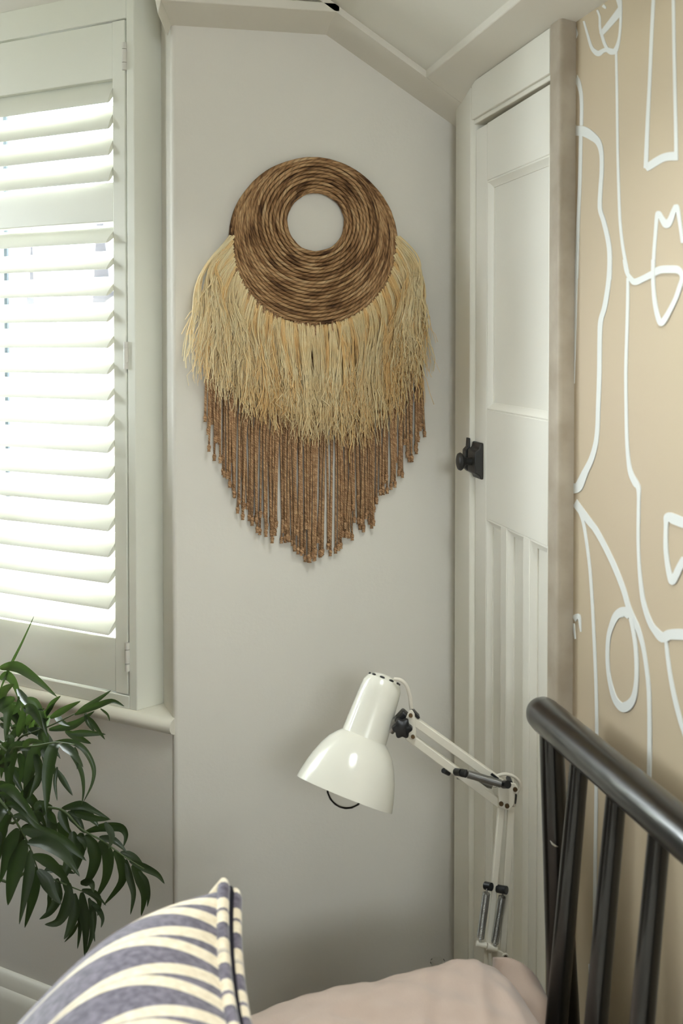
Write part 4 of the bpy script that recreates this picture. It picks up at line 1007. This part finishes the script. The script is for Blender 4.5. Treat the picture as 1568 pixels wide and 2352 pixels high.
frond([(0, 420), (250, 370), (520, 370), (700, 540), (880, 640), (1060, 770), (1235, 880)], [
 ((530, 365), (680, 335), (780, 370), (948, 460), 64), ((600, 390), (750, 420), (842, 515), 84), ((430, 380), (450, 440), (482, 492), 64), ((520, 370), (550, 470), (602, 582), 74), ((580, 390), (660, 470), (724, 575), 74),
 ((740, 560), (880, 520), (1030, 520), (1082, 590), (1058, 692), 74), ((730, 590), (800, 680), (820, 800), (770, 950), (698, 1012), 104), ((850, 640), (920, 760), (910, 950), (818, 1142), 90), ((980, 720), (1050, 850), (1040, 1000), (888, 1192), 80),
 ((1080, 800), (1110, 950), (1145, 1100), (1118, 1272), 54), ((1130, 850), (1190, 960), (1235, 1100), (1210, 1282), 86), ((1190, 900), (1250, 980), (1275, 1100), (1262, 1205), 38), ((850, 610), (980, 640), (1085, 735), 54), ((1030, 740), (1150, 790), (1242, 882), 64),
 ((1110, 810), (1240, 870), (1350, 930), (1410, 1008), 54), ((620, 560), (630, 700), (580, 860), (520, 1010), 110), ((700, 570), (670, 750), (640, 920), 110), ((500, 480), (570, 600), (560, 730), 94), ((900, 480), (955, 600), (930, 710), 54),
 ((300, 380), (360, 340), (380, 420), 90), ((260, 400), (330, 330), (450, 350), 50), ((640, 400), (800, 440), (945, 455), 60), ((440, 420), (460, 560), (520, 620), 90), ((660, 600), (720, 650), (735, 720), 40), ((250, 420), (300, 500), (420, 560), 80)],
 Q2, 1.82, -.04)
frond([(-60, 900), (250, 900), (430, 960), (600, 1030), (700, 1070)], [
 ((490, 960), (500, 1120), (430, 1250), (338, 1312), 74), ((590, 1000), (575, 1180), (500, 1330), (383, 1357), 90), ((640, 1090), (640, 1250), (595, 1400), (548, 1484), 76), ((700, 1080), (715, 1250), (735, 1400), (725, 1635), 82), ((760, 1130), (795, 1280), (785, 1450), (738, 1605), 54),
 ((770, 1150), (840, 1230), (877, 1310), (865, 1384), 44), ((690, 1000), (780, 1000), (802, 1085), 54), ((700, 1060), (800, 1090), (852, 1160), (835, 1285), 54), ((670, 1340), (620, 1430), (553, 1508), 24), ((680, 1250), (685, 1400), (664, 1565), 34),
 ((780, 1080), (850, 1130), (908, 1194), 22), ((420, 1060), (425, 1180), (388, 1285), 34), ((380, 900), (500, 880), (640, 920), 70), ((540, 980), (620, 1130), (690, 1200), 50), ((640, 1100), (680, 1280), (700, 1350), 60), ((790, 1250), (800, 1400), (812, 1505), 20)],
 Q2, 1.79, -.02)
# the rest of the palm, left of the picture
for k in range(24):
    a_ = rl.uniform(0, 2 * PI); R = rl.uniform(.12, .30); top = rl.uniform(1.08, 1.45)
    root = Vector((pb.x + rl.uniform(-.05, .05), pb.y + rl.uniform(-.05, .05), PZ - .03))
    ctr = Vector((pb.x - .10, pb.y - .02, 0)); dirv = Vector((math.cos(a_), math.sin(a_), 0))
    if dirv.dot(camdir(1, 0, 0)) > -.2: dirv = (dirv - camdir(.6, 0, 0)).normalized()
    if dirv.dot(camdir(1, 0, 0)) > .0: dirv = dirv - camdir(1, 0, 0) * 2 * dirv.dot(camdir(1, 0, 0))
    tipz = max(.92, top - rl.uniform(.15, .45))
    c = spline([tuple(p) for p in (root, root + dirv * R * .3 + Vector((0, 0, (top - PZ) * .7)), root + dirv * R * .75 + Vector((0, 0, top - PZ)), Vector((root.x, root.y, 0)) + dirv * R * 1.4 + Vector((0, 0, tipz)))], 8)
    fr = MB().tube(c, [.0034 * (1 - .75 * i / (len(c) - 1)) for i in range(len(c))], 7).build('frond', 'palm_stem', palm, smooth=True)
    for i in range(8, len(c) - 1, 2):
        p = Vector(c[i]); tg = (Vector(c[i + 1]) - p).normalized(); sd = tg.cross(Vector((0, 0, 1))).normalized()
        for sg in (-1, 1):
            q = p + sd * sg * .07 + tg * .04 + Vector((0, 0, -.01)); e = p + sd * sg * .13 + tg * .09 + Vector((0, 0, -.09))
            leaf([p, q, e], .034, fr, 'palm_leaf', rl.uniform(-.6, .6))

# inner, shaded leaves of the crown
fr = [o for o in palm.children if o.name.startswith('frond')][1]
for k in range(34):
    u0, v0 = rl.uniform(-30, 110), rl.uniform(1600, 1900); a_ = rl.uniform(.2, 2.4); ln = rl.uniform(50, 110); Yk = rl.uniform(1.84, 1.95)
    leaf([P(u0, v0, Yk), P(u0 + ln * .5 * math.cos(a_), v0 + ln * .45 * math.sin(a_) - 12, Yk), P(u0 + ln * math.cos(a_), v0 + ln * math.sin(a_) + 10, Yk - .02)], .018, fr, 'palm_leaf', rl.uniform(-.7, .7))
